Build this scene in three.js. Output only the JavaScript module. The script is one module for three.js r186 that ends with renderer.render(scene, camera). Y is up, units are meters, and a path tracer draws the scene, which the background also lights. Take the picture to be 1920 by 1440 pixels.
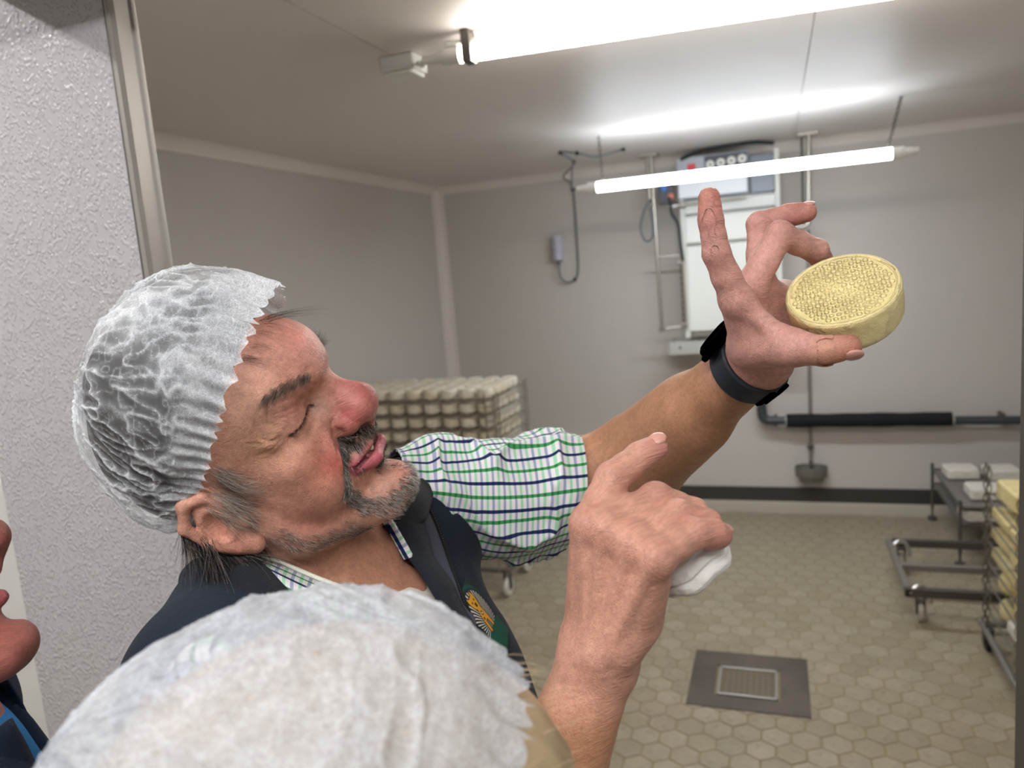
import * as THREE from 'three';
import { RoundedBoxGeometry } from 'three/addons/geometries/RoundedBoxGeometry.js';
import { mergeGeometries, mergeVertices } from 'three/addons/utils/BufferGeometryUtils.js';
import { RectAreaLightUniformsLib } from 'three/addons/lights/RectAreaLightUniformsLib.js';

// ------------------------------------------------------------------ camera, light, exposure
RectAreaLightUniformsLib.init();
const scene = new THREE.Scene();
scene.background = new THREE.Color(0x0a0a0b);
const camera = new THREE.PerspectiveCamera(2 * Math.atan(720 / 1401) * 180 / Math.PI, 4 / 3, 0.03, 40);
camera.position.set(0, 1.7, 0);
camera.rotation.set(-0.144806, 0.347653, -0.082472, 'YXZ');
camera.focus = 0.6;
camera.userData.fStop = camera.getFocalLength() / 3.6;     // a lens opening of 3.6 mm
const renderer = new THREE.WebGLRenderer({ antialias: true });
renderer.toneMapping = THREE.LinearToneMapping;
renderer.toneMappingExposure = 2.6;
renderer.shadowMap.enabled = true;
const LAMP_ONE = { color: [1.0, 0.94, 0.87], glow: 13, beam: 21 };     // ceiling tube near the door
const LAMP_TWO = { color: [0.84, 0.92, 1.0], glow: 10, beam: 24 };     // tube hanging on chains
const LAMP_SIDE = { color: [1.0, 0.96, 0.95], glow: 20, beam: 48 };    // short anteroom tube near the door leaf
const LAMP_OUT = { color: [1.0, 0.98, 0.97], glow: 14, beam: 22 };      // anteroom tube behind the camera

// ------------------------------------------------------------------ helpers
const PI = Math.PI, V3 = (x, y, z) => new THREE.Vector3(x, y, z);
/*PURE*/
const lerp = (a, b, t) => a + (b - a) * t, clamp = (x, a, b) => Math.min(b, Math.max(a, x));
const smooth = (a, b, x) => { const t = clamp((x - a) / (b - a), 0, 1); return t * t * (3 - 2 * t); };
function rng(seed) { let s = seed >>> 0; return () => { s = (s + 0x6D2B79F5) | 0; let t = Math.imul(s ^ (s >>> 15), 1 | s); t = (t + Math.imul(t ^ (t >>> 7), 61 | t)) ^ t; return ((t ^ (t >>> 14)) >>> 0) / 4294967296; }; }
function hash3(x, y, z) { let h = Math.imul(x, 374761393) ^ Math.imul(y, 668265263) ^ Math.imul(z, 2147483647 ^ 0x5bd1e995); h = Math.imul(h ^ (h >>> 13), 1274126177); return ((h ^ (h >>> 16)) >>> 0) / 4294967296; }
function noise3(x, y, z) {            // value noise, 0..1
  const xi = Math.floor(x), yi = Math.floor(y), zi = Math.floor(z);
  let u = x - xi, v = y - yi, w = z - zi; u = u * u * (3 - 2 * u); v = v * v * (3 - 2 * v); w = w * w * (3 - 2 * w);
  const l = (a, b, t) => a + (b - a) * t;
  return l(l(l(hash3(xi, yi, zi), hash3(xi + 1, yi, zi), u), l(hash3(xi, yi + 1, zi), hash3(xi + 1, yi + 1, zi), u), v),
    l(l(hash3(xi, yi, zi + 1), hash3(xi + 1, yi, zi + 1), u), l(hash3(xi, yi + 1, zi + 1), hash3(xi + 1, yi + 1, zi + 1), u), v), w);
}
function fbm(x, y, z, o = 4) { let a = 0.5, s = 0, n = 0; for (let i = 0; i < o; i++) { s += a * noise3(x, y, z); n += a; a *= 0.5; x = x * 2.03 + 11.7; y = y * 2.03 + 5.1; z = z * 2.03 + 3.3; } return s / n; }
/*END*/
function wrapNoise(x, y, px, py, seed = 0) {   // value noise that repeats after px, py cells
  const xi = Math.floor(x), yi = Math.floor(y); let u = x - xi, v = y - yi; u = u * u * (3 - 2 * u); v = v * v * (3 - 2 * v);
  const m = (a, b) => ((a % b) + b) % b, h = (i, j) => hash3(m(i, px), m(j, py), seed);
  return lerp(lerp(h(xi, yi), h(xi + 1, yi), u), lerp(h(xi, yi + 1), h(xi + 1, yi + 1), u), v);
}
function wrapFbm(u, v, cells, o, seed) { let a = 0.5, s = 0, n = 0, c = cells; for (let i = 0; i < o; i++) { s += a * wrapNoise(u * c, v * c, c, c, seed + i * 17); n += a; a *= 0.5; c *= 2; } return s / n; }
function texture(w, h, f, srgb = false, repeat = true) {   // f(u, v) -> [r, g, b, a] or a number, 0..1
  const d = new Uint8Array(w * h * 4);
  for (let y = 0, i = 0; y < h; y++) for (let x = 0; x < w; x++, i += 4) {
    const c = f((x + 0.5) / w, (y + 0.5) / h);
    if (typeof c === 'number') { d[i] = d[i + 1] = d[i + 2] = clamp(c, 0, 1) * 255; d[i + 3] = 255; }
    else { for (let k = 0; k < 3; k++) d[i + k] = clamp(c[k], 0, 1) * 255; d[i + 3] = c.length > 3 ? clamp(c[3], 0, 1) * 255 : 255; }
  }
  const t = new THREE.DataTexture(d, w, h, THREE.RGBAFormat);
  t.magFilter = THREE.LinearFilter; t.minFilter = THREE.LinearFilter;
  t.wrapS = t.wrapT = repeat ? THREE.RepeatWrapping : THREE.ClampToEdgeWrapping;
  if (srgb) t.colorSpace = THREE.SRGBColorSpace;
  t.needsUpdate = true; return t;
}
function scaled(t, metres) { const c = t.clone(); c.repeat.set(1 / metres, 1 / metres); c.needsUpdate = true; return c; }
const std = (color, roughness, o = {}) => new THREE.MeshPhysicalMaterial({ color: new THREE.Color(color), roughness, ...o });
const taken = new Map();
function numbered(name) { const n = taken.get(name) ?? 0; taken.set(name, n + 1); return n ? name + '_' + String(n).padStart(3, '0') : name; }
function shadowed(o) { o.castShadow = o.receiveShadow = true; return o; }
function mesh(name, g, m, parent) { const o = shadowed(new THREE.Mesh(Array.isArray(g) ? merged(g) : g, m)); o.name = numbered(name); (parent ?? scene).add(o); return o; }
function group(name, pos = [0, 0, 0], turn = 0, parent) { const o = new THREE.Group(); o.name = numbered(name); o.position.set(...pos); o.rotation.y = turn; (parent ?? scene).add(o); return o; }
function tag(o, label, category, grp) { o.userData.label = label; o.userData.category = category; if (grp) o.userData.group = grp; return o; }
function struct(o, label) { o.userData.kind = 'structure'; if (label) o.userData.label = label; return o; }
function copy(src, pos, turn = 0) { const c = src.clone(); c.name = numbered(src.name.replace(/_\d{3}$/, '')); scene.add(c); c.position.set(...pos); c.rotation.y = turn; return c; }
function merged(list) {
  const l = list.map((g) => { let n = g.index ? g.toNonIndexed() : g.clone(); for (const k of Object.keys(n.attributes)) if (!['position', 'normal', 'uv'].includes(k)) n.deleteAttribute(k);
    if (!n.attributes.normal) n.computeVertexNormals();
    if (!n.attributes.uv) n.setAttribute('uv', new THREE.BufferAttribute(new Float32Array(n.attributes.position.count * 2), 2)); return n; });
  return mergeGeometries(l);
}
function boxUV(g) {                     // uv in metres from the face each point lies on
  const n = g.index ? g.toNonIndexed() : g; n.computeVertexNormals === undefined;
  const p = n.attributes.position, nn = n.attributes.normal, uv = new Float32Array(p.count * 2);
  for (let i = 0; i < p.count; i++) {
    const ax = Math.abs(nn.getX(i)), ay = Math.abs(nn.getY(i)), az = Math.abs(nn.getZ(i));
    if (ay >= ax && ay >= az) { uv[i * 2] = p.getX(i); uv[i * 2 + 1] = p.getZ(i); } else if (ax >= az) { uv[i * 2] = p.getZ(i); uv[i * 2 + 1] = p.getY(i); } else { uv[i * 2] = p.getX(i); uv[i * 2 + 1] = p.getY(i); }
  }
  n.setAttribute('uv', new THREE.BufferAttribute(uv, 2)); return n;
}
// a box between two corners, edges slightly rounded
function box(a, b, r = 0.002, seg = 1) {
  const s = [0, 1, 2].map((i) => Math.abs(b[i] - a[i])), c = [0, 1, 2].map((i) => (a[i] + b[i]) / 2);
  const rr = Math.min(r, Math.min(...s) * 0.49);
  const g = rr > 0 ? new RoundedBoxGeometry(s[0], s[1], s[2], seg, rr) : new THREE.BoxGeometry(...s);
  g.translate(...c); return boxUV(g);
}
function rod(a, b, r, seg = 10, r2 = r, open = false) {
  const A = V3(...a), B = V3(...b), d = B.clone().sub(A), g = new THREE.CylinderGeometry(r2, r, d.length(), seg, 1, open);
  g.applyQuaternion(new THREE.Quaternion().setFromUnitVectors(V3(0, 1, 0), d.normalize())); g.translate((A.x + B.x) / 2, (A.y + B.y) / 2, (A.z + B.z) / 2); return g;
}
function tube(pts, r, seg = 40, rs = 8, closed = false, tension = 0.5) { return new THREE.TubeGeometry(new THREE.CatmullRomCurve3(pts.map((p) => V3(...p)), closed, 'catmullrom', tension), seg, r, rs, closed); }
function lathe(profile, seg = 28) { return new THREE.LatheGeometry(profile.map(([x, y]) => new THREE.Vector2(x, y)), seg); }
function bentRod(pts, r, bend = 0.03, rs = 10) {        // a pipe with rounded corners
  const path = new THREE.CurvePath(); const P = pts.map((p) => V3(...p)); let from = P[0];
  for (let i = 1; i < P.length - 1; i++) {
    const a = P[i].clone().add(P[i - 1].clone().sub(P[i]).setLength(bend)), b = P[i].clone().add(P[i + 1].clone().sub(P[i]).setLength(bend));
    path.add(new THREE.LineCurve3(from, a)); path.add(new THREE.QuadraticBezierCurve3(a, P[i], b)); from = b;
  }
  path.add(new THREE.LineCurve3(from, P[P.length - 1])); return new THREE.TubeGeometry(path, P.length * 14, r, rs, false);
}
// ------------------------------------------------------------------ the cold room and the anteroom in front of it
const H = 2.384, BACK = -5.214, LEFT = -2.378, RIGHT = 2.1, FRONT = -0.96, OUT_H = 2.75;
const leather = texture(512, 512, (u, v) => 0.55 * wrapFbm(u, v, 64, 3, 3) + 0.45 * Math.pow(Math.abs(2 * wrapNoise(u * 110, v * 110, 110, 110, 9) - 1), 0.7));
const stipple = (() => {               // raised drops of the embossed sheet, a little taller than wide
  const r = rng(5), N = 1024, hgt = new Float32Array(N * N);
  for (let k = 0; k < 4200; k++) {
    const cx = r() * N, cy = r() * N, a = 3.6 + r() * 3.6, b = a * (1.0 + r() * 0.7), t = (r() - 0.5) * 0.7, hh = 0.55 + 0.45 * r(), ct = Math.cos(t), st = Math.sin(t);
    for (let y = -Math.ceil(b); y <= b; y++) for (let x = -Math.ceil(b); x <= b; x++) {
      const q = ((x * ct + y * st) / a) ** 2 + ((-x * st + y * ct) / b) ** 2; if (q >= 1) continue;
      const i = (((cy + y + N) | 0) % N) * N + (((cx + x + N) | 0) % N), e = hh * (1 - q) * (1 + 0.5 * q); if (e > hgt[i]) hgt[i] = e;
    }
  }
  return texture(N, N, (u, v) => hgt[((v * N) | 0) * N + ((u * N) | 0)] * 0.96 + 0.04 * wrapFbm(u, v, 64, 2, 4));
})();
const M = {
  wall: std(0xcdc7c1, 0.42, { bumpMap: scaled(leather, 0.25), bumpScale: 0.0006, specularIntensity: 0.6 }),
  ceil: std(0xe8e1dc, 0.42, { specularIntensity: 0.7, bumpMap: scaled(leather, 0.22), bumpScale: 0.0009 }),
  stipple: std(0xc4c2c6, 0.18, { bumpMap: scaled(stipple, 0.42), bumpScale: 0.0015, specularIntensity: 1 }),
  plain: std(0xd9d9d6, 0.5), trim: std(0xe2dad2, 0.42), skirting: std(0x3b3836, 0.5), cove: std(0xb7ad9b, 0.5),
  steel: std(0xb9b4aa, 0.34, { metalness: 0.85, bumpMap: scaled(leather, 0.06), bumpScale: 0.00008 }),
  frameSteel: std(0xaeaaa5, 0.42, { metalness: 0.35 }),
  darkSteel: std(0x625e59, 0.5, { metalness: 0.4 }),
  grout: std(0x8d8064, 0.9), black: std(0x14171a, 0.6), foam: std(0x0b1017, 0.85),
  white: std(0xe8e8e4, 0.4), greyPlastic: std(0x8b8f95, 0.45), pipe: std(0x3b4347, 0.42), cable: std(0x2b2d31, 0.6), greyCable: std(0x6f7378, 0.5),
};
{
  // ceiling: five sheets with recessed joints under one slab
  const ceiling = struct(group('ceiling'));
  mesh('ceiling_slab', box([LEFT - 0.1, H + 0.012, BACK - 0.1], [RIGHT + 0.1, H + 0.1, FRONT + 0.02], 0), M.plain, ceiling);
  for (const [a, b] of [[LEFT, -2.277], [-2.277, -1.077], [-1.077, 0.128], [0.128, 1.333], [1.333, RIGHT]])
    mesh('ceiling_panel', box([a + 0.0012, H, BACK], [b - 0.0012, H + 0.02, FRONT - 0.1], 0.0012), M.ceil, ceiling);
  const back = struct(group('wall_back'));
  for (const [a, b] of [[LEFT - 0.1, -1.2], [-1.2, 0.0], [0.0, 1.2], [1.2, RIGHT + 0.1]]) mesh('wall_panel', box([a, 0, BACK - 0.1], [b, H, BACK], 0.0006), M.wall, back);
  const left = struct(group('wall_left'));
  for (const [a, b] of [[FRONT - 0.1, -2.2], [-2.2, -3.4], [-3.4, -4.6], [-4.6, BACK]]) mesh('wall_panel', box([LEFT - 0.1, 0, b], [LEFT, H, a], 0.0006), M.wall, left);
  struct(mesh('wall_right', box([RIGHT, 0, BACK], [RIGHT + 0.1, H, FRONT - 0.1], 0), M.wall));
  // front wall with the doorway the picture is taken through
  const front = struct(group('wall_front'));
  mesh('wall_panel', box([-3.4, 0, FRONT - 0.1], [-1.02, OUT_H, FRONT], 0), M.plain, front);
  mesh('wall_panel', box([0.34, 0, FRONT - 0.1], [3.0, OUT_H, FRONT], 0), M.plain, front);
  mesh('wall_panel', box([-1.02, 2.27, FRONT - 0.1], [0.34, OUT_H, FRONT], 0), M.plain, front);
  // anteroom behind the camera
  struct(mesh('wall_anteroom_left', box([-3.5, 0, FRONT - 0.1], [-3.4, OUT_H, 2.7], 0), M.plain));
  struct(mesh('wall_anteroom_right', box([3.0, 0, FRONT - 0.1], [3.1, OUT_H, 2.7], 0), M.plain));
  struct(mesh('wall_anteroom_back', box([-3.5, 0, 2.6], [3.1, OUT_H, 2.7], 0), M.plain));
  struct(mesh('ceiling_anteroom', box([-3.5, OUT_H, FRONT - 0.1], [3.1, OUT_H + 0.1, 2.7], 0), M.plain));
  struct(mesh('floor_anteroom', box([-3.5, -0.1, FRONT - 0.1], [3.1, 0, 2.7], 0), std(0xa79c88, 0.55)));
  // textured door leaf pushed aside, with its steel edge; plain sheet beyond it
  const door = struct(group('door_1', [-0.892, 0, -0.9]));
  mesh('door_leaf', box([-0.402, 0.02, -0.045], [-0.004, 2.198, 0], 0.001), M.stipple, door).userData.label = 'white embossed sheet of the door leaf';
  const edge = new THREE.Shape(); [[-0.012, 0.001], [-0.004, 0.0045], [0.0005, 0.004], [0.003, -0.004], [0.0035, -0.030], [0.0065, -0.034], [0.0068, -0.038], [0.004, -0.044], [-0.012, -0.046]].forEach(([x, z], i) => i ? edge.lineTo(x, -z) : edge.moveTo(x, -z));
  const eg = new THREE.ExtrudeGeometry(edge, { depth: 2.178, bevelEnabled: false }); eg.rotateX(-PI / 2); eg.translate(0, 0.02, 0);
  mesh('edge_profile', eg, M.frameSteel, door).userData.label = 'steel edge of the door leaf';
  mesh('sealant', tube([[-0.0105, 0.1, 0.001], [-0.0112, 0.8, 0.0015], [-0.0103, 1.3, 0.001], [-0.0116, 1.75, 0.0015], [-0.0105, 2.19, 0.001]], 0.0016, 60, 6), M.darkSteel, door);
  struct(mesh('wall_anteroom_front', box([-3.4, 0.02, -0.95], [-1.297, 2.5, -0.905], 0.001), M.plain));
  // housing of the sliding rail above the leaf (shades the top of it)
  const rail = struct(group('trim_1', [-0.44, 2.20, -0.9]));
  mesh('rail_housing', box([-0.70, 0, -0.06], [0.9, 0.17, 0.25], 0.004), M.frameSteel, rail);
  // right jamb
  const door2 = struct(group('door_2', [0.281, 0, -0.96]));
  mesh('door_jamb', box([0, 0, -0.11], [0.06, 2.28, 0.012], 0.003), M.darkSteel, door2);
  mesh('door_stop', box([-0.0065, 0, -0.06], [0.001, 2.28, -0.03], 0.002), M.darkSteel, door2);
  // trims: cove under the ceiling, corner post, skirting
  const cv = (len) => { const s = new THREE.Shape(); s.moveTo(0, 0); s.lineTo(0.052, 0); s.quadraticCurveTo(0.018, -0.014, 0.012, -0.06); s.lineTo(0, -0.06); const g = new THREE.ExtrudeGeometry(s, { depth: len, bevelEnabled: false, curveSegments: 6 }); return g; };
  const t2 = cv(BACK * -1 + FRONT - 0.1); t2.translate(LEFT, H, BACK); struct(mesh('trim_2', t2, M.trim), 'cove strip along the ceiling of the left wall');
  const t3 = cv(RIGHT - LEFT); t3.rotateY(-PI / 2); t3.translate(RIGHT, H, BACK); struct(mesh('trim_3', t3, M.trim), 'cove strip along the ceiling of the back wall');
  const cp = new THREE.Shape(); cp.moveTo(0, 0); cp.lineTo(0.075, 0); cp.lineTo(0.075, 0.006); cp.quadraticCurveTo(0.012, 0.012, 0.006, 0.075); cp.lineTo(0, 0.075);
  const t4 = new THREE.ExtrudeGeometry(cp, { depth: H - 0.05, bevelEnabled: false, curveSegments: 6 }); t4.rotateX(-PI / 2); t4.scale(1, 1, -1); { const ix = t4.attributes.position; for (let i = 0; i < ix.count; i += 3) { for (const a of ['position', 'normal', 'uv']) { const at = t4.attributes[a]; for (let c = 0; c < at.itemSize; c++) { const q = at.array[(i + 1) * at.itemSize + c]; at.array[(i + 1) * at.itemSize + c] = at.array[(i + 2) * at.itemSize + c]; at.array[(i + 2) * at.itemSize + c] = q; } } } t4.deleteAttribute('normal'); t4.computeVertexNormals(); }
  t4.translate(LEFT, 0.02, BACK); struct(mesh('trim_4', t4, M.trim), 'pale corner post between left and back wall');
  struct(mesh('baseboard_back', box([LEFT, 0.008, BACK - 0.002], [RIGHT, 0.128, BACK + 0.012], 0.004), M.skirting));
  struct(mesh('baseboard_left', box([LEFT - 0.002, 0.008, BACK], [LEFT + 0.012, 0.128, FRONT - 0.1], 0.004), M.skirting));
  // floor: grout bed, hexagonal tiles
  const floor = struct(group('floor'));
  mesh('grout_bed', box([LEFT - 0.1, -0.1, BACK - 0.1], [RIGHT + 0.1, -0.0025, FRONT - 0.1], 0), M.grout, floor);
  mesh('cove_strip', (() => { const s = new THREE.Shape(); s.moveTo(0, 0); s.lineTo(0.20, 0); s.quadraticCurveTo(0.03, 0.003, 0.012, 0.03); s.lineTo(0, 0.03); const g = new THREE.ExtrudeGeometry(s, { depth: RIGHT - LEFT, bevelEnabled: false }); g.rotateY(-PI / 2); g.translate(RIGHT, -0.001, BACK); return g; })(), M.cove, floor);
  const grain = texture(256, 256, (u, v) => { const g = 0.93 + 0.1 * (wrapFbm(u, v, 8, 4, 21) - 0.5), d = wrapFbm(u, v, 16, 3, 77) > 0.71 ? 0.93 : 1; return [g * d, g * d * 0.995, g * d * 0.98]; }, true);
  const tiles = [0xa99e89, 0xa3987f, 0xaca18d, 0xa69a85, 0xa0957f].map((c) => std(c, 0.42, { map: scaled(grain, 0.25) }));
  const hexGeo = (k) => {
    const R0 = 0.0555, r = [R0, R0 - 0.0016, R0 - 0.004], y = [-0.006, -0.0008, 0], pos = [], uv = [];
    const at = (i, j) => { const a = PI / 6 + i * PI / 3, q = r[j]; return [Math.cos(a) * q, y[j], Math.sin(a) * q]; };
    const tri = (...v) => v.forEach((p) => { pos.push(...p); uv.push(p[0] + k * 0.37, p[2] + k * 0.21); });
    for (let i = 0; i < 6; i++) {
      for (let j = 0; j < 2; j++) { tri(at(i, j), at(i, j + 1), at(i + 1, j + 1)); tri(at(i, j), at(i + 1, j + 1), at(i + 1, j)); }
      tri(at(i, 2), [0, 0, 0], at(i + 1, 2));
    }
    const g = new THREE.BufferGeometry(); g.setAttribute('position', new THREE.Float32BufferAttribute(pos, 3)); g.setAttribute('uv', new THREE.Float32BufferAttribute(uv, 2)); g.computeVertexNormals(); return g;
  };
  const kinds = [0, 1, 2].map(hexGeo), spots = [], r = rng(31);
  const P = 0.1, RZ = 0.0866;
  camera.updateMatrixWorld(true); camera.updateProjectionMatrix();
  for (let j = 0; j < 49; j++) for (let i = 0; i < 46; i++) {
    const x = LEFT + 0.03 + (i + (j % 2) * 0.5) * P, z = -1.02 - j * RZ; if (x > RIGHT + 0.02 || z < BACK + 0.11) continue;
    if (x > -0.335 && x < 0.035 && z < -2.755 && z > -3.105) continue;
    const p = V3(x, 0, z).project(camera), seen = p.x > 0.02 && p.x < 0.995 && p.y > -1.02;
    spots.push({ x, z, d: seen ? Math.hypot(x, 1.7, z) : 100 + Math.hypot(x, z), t: (r() - 0.5) * 0.006, y: (r() - 0.5) * 0.0012, m: (r() * 5) | 0, k: (r() * 3) | 0, a: ((r() * 6) | 0) * PI / 3 });
  }
  spots.sort((a, b) => a.d - b.d);
  const rest = [];
  spots.forEach((s, i) => {
    if (i < 300) { const o = mesh('tile', kinds[s.k], tiles[s.m], floor); o.position.set(s.x, s.y, s.z); o.rotation.set(s.t, s.a, -s.t); }
    else { const g = kinds[s.k].clone(); g.rotateY(s.a); g.translate(s.x, s.y, s.z); rest.push(g); }
  });
  mesh('tile_field', merged(rest), tiles[0], floor).userData.kind = 'stuff';
}
// ------------------------------------------------------------------ lamps
function tubeLamp(name, A, B, r, L, label, up) {
  const a = V3(...A), b = V3(...B), mid = a.clone().add(b).multiplyScalar(0.5), len = a.distanceTo(b), dir = b.clone().sub(a).normalize();
  const q = new THREE.Quaternion().setFromUnitVectors(V3(1, 0, 0), dir), g = group(name, mid.toArray());
  const put = (geo) => geo.applyQuaternion(q);
  const c = new THREE.Color().setRGB(...L.color);
  mesh('tube', put(rod([-len / 2, 0, 0], [len / 2, 0, 0], r, 24)), new THREE.MeshStandardMaterial({ color: 0xffffff, emissive: c, emissiveIntensity: L.glow, roughness: 0.4 }), g);
  for (const s of [-1, 1]) {
    mesh('end_socket', put(merged([rod([s * len / 2, 0, 0], [s * (len / 2 + 0.05), 0, 0], r * 1.06, 20), rod([s * (len / 2 + 0.05), 0, 0], [s * (len / 2 + 0.085), 0, 0], r * 0.72, 16), rod([s * (len / 2 + 0.085), 0, 0], [s * (len / 2 + 0.11), 0, 0], r * 0.6, 16)])), M.white, g);
  }
  const light = new THREE.RectAreaLight(c, L.beam, len, r * 1.8); light.name = 'tube_lamp_light';
  light.position.copy(mid).add(V3(0, -r * 1.05, 0)); light.quaternion.copy(q).multiply(new THREE.Quaternion().setFromAxisAngle(V3(1, 0, 0), -PI / 2)); scene.add(light);
  tag(g, label, 'lamp'); return g;
}
{
  const one = tubeLamp('tube_lamp', [-0.822, 2.322, -2.062], [0.69, 2.322, -2.25], 0.021, LAMP_ONE, 'bright tube lamp fixed close under the ceiling, its cable ending in a square box', true);
  const wp = one.position, dir = V3(1.512, 0, -0.188).normalize(), off = (d, y) => [dir.x * d, y, dir.z * d];
  mesh('mounting_bar', rod(off(-0.80, 0.03), off(0.80, 0.03), 0.011, 6), M.white, one);
  for (const d of [-0.735, 0.735]) mesh('bracket', box([off(d, 0)[0] - 0.014, -0.026, off(d, 0)[2] - 0.024], [off(d, 0)[0] + 0.014, 0.062, off(d, 0)[2] + 0.024], 0.003), M.darkSteel, one);
  const two = tubeLamp('tube_lamp', [-0.868, 2.115, -3.95], [0.516, 2.108, -3.95], 0.026, LAMP_TWO, 'bright tube lamp hanging on two chains in front of the cooling unit');
  // chains: links alternate
  const link = new THREE.TorusGeometry(0.011, 0.0024, 6, 12); link.scale(0.75, 1.35, 1);
  for (const [x0, y0, x1, z1] of [[-0.835, 2.14, -0.862, -4.028], [0.50, 2.135, 0.581, -4.118]]) {
    const a = V3(x0, y0, -3.95), b = V3(x1, H, z1), n = Math.ceil(a.distanceTo(b) / 0.0235), links = [], q = new THREE.Quaternion().setFromUnitVectors(V3(0, 1, 0), b.clone().sub(a).normalize());
    for (let i = 0; i <= n; i++) { const l = link.clone(); l.rotateY((i % 2) * PI / 2 + 0.4); l.applyQuaternion(q); const p = a.clone().lerp(b, i / n); l.translate(p.x - two.position.x, p.y - two.position.y, p.z - two.position.z); links.push(l); }
    mesh('chain', merged(links), M.darkSteel, two);
  }
  // junction box and its cable
  const jb = group('junction_box', [-1.062, H, -2.19]);
  mesh('housing', box([-0.058, -0.045, -0.05], [0.058, 0, 0.05], 0.006, 2), M.white, jb); mesh('cover', box([-0.05, -0.058, -0.042], [0.05, -0.045, 0.042], 0.005, 2), M.white, jb);
  mesh('cable_gland', rod([0.056, -0.03, 0.01], [0.082, -0.032, 0.016], 0.012, 12), M.white, jb);
  mesh('cable', tube([[0.08, -0.032, 0.016], [0.088, -0.036, 0.035], [0.10, -0.048, 0.07], [0.118, -0.056, 0.098]], 0.006, 20, 8), M.greyCable, jb);
  tag(jb, 'square white junction box on the ceiling beside the end of the near tube lamp', 'junction box');
  // anteroom lamps
  tubeLamp('tube_lamp', [-1.9, 2.69, -0.55], [-1.9, 2.69, 0.05], 0.025, LAMP_SIDE, 'short tube lamp under the anteroom ceiling beside the door leaf');
  tubeLamp('tube_lamp', [-0.7, 2.64, 0.55], [0.8, 2.64, 0.55], 0.03, LAMP_OUT, 'tube lamp under the anteroom ceiling, behind the camera');
}
// ------------------------------------------------------------------ fittings of the back wall
{
  // floor drain: steel plate with a grated opening
  const d = group('floor_drain', [-0.152, 0, -2.93]);
  const plate = new THREE.Shape(); plate.moveTo(-0.226, -0.212); plate.lineTo(0.226, -0.212); plate.lineTo(0.226, 0.212); plate.lineTo(-0.226, 0.212); plate.closePath();
  const hole = new THREE.Path(); hole.moveTo(-0.128, -0.13); hole.lineTo(-0.128, 0.10); hole.lineTo(0.122, 0.10); hole.lineTo(0.122, -0.13); hole.closePath(); plate.holes.push(hole);
  const pg = new THREE.ExtrudeGeometry(plate, { depth: 0.003, bevelEnabled: true, bevelSize: 0.001, bevelThickness: 0.001, bevelSegments: 1 }); pg.rotateX(-PI / 2);
  const blot = texture(256, 256, (u, v) => { const n = wrapFbm(u, v, 4, 5, 51), g = 0.86 + 0.28 * (n - 0.5) + (wrapFbm(u, v, 48, 2, 8) - 0.5) * 0.06; return [g, g * 0.985, g * 0.96]; }, true);
  mesh('plate', pg, std(0x6b625b, 0.5, { metalness: 0.35, map: scaled(blot, 0.5) }), d);
  const rim = [];
  for (const [a, b] of [[[-0.118, -0.002, -0.122], [0.112, 0.008, -0.110]], [[-0.118, -0.002, 0.080], [0.112, 0.008, 0.092]], [[-0.118, -0.002, -0.122], [-0.106, 0.008, 0.092]], [[0.100, -0.002, -0.122], [0.112, 0.008, 0.092]]].map(([a, b]) => [[a[0], a[1], -b[2]], [b[0], b[1], -a[2]]])) rim.push(box(a, b, 0.003));
  mesh('grate_frame', rim, std(0xa9a7a2, 0.35, { metalness: 0.7 }), d);
  for (let i = 1; i < 9; i++) mesh('grate_bar', box([-0.106 + i * 0.0229 - 0.0015, -0.02, -0.080], [-0.106 + i * 0.0229 + 0.0015, 0.004, 0.110], 0), std(0x8c8982, 0.4, { metalness: 0.6 }), d);
  for (let i = 1; i < 10; i++) mesh('grate_bar', box([-0.106, -0.012, -0.080 + i * 0.019 - 0.0012], [0.100, 0.002, -0.080 + i * 0.019 + 0.0012], 0), std(0x8c8982, 0.4, { metalness: 0.6 }), d);
  mesh('sump', box([-0.13, -0.09, -0.12], [0.126, -0.05, 0.135], 0.002), std(0x23211f, 0.7), d);
  tag(d, 'grey steel floor drain plate with a small square grate in the tiled floor', 'drain');
}
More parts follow.
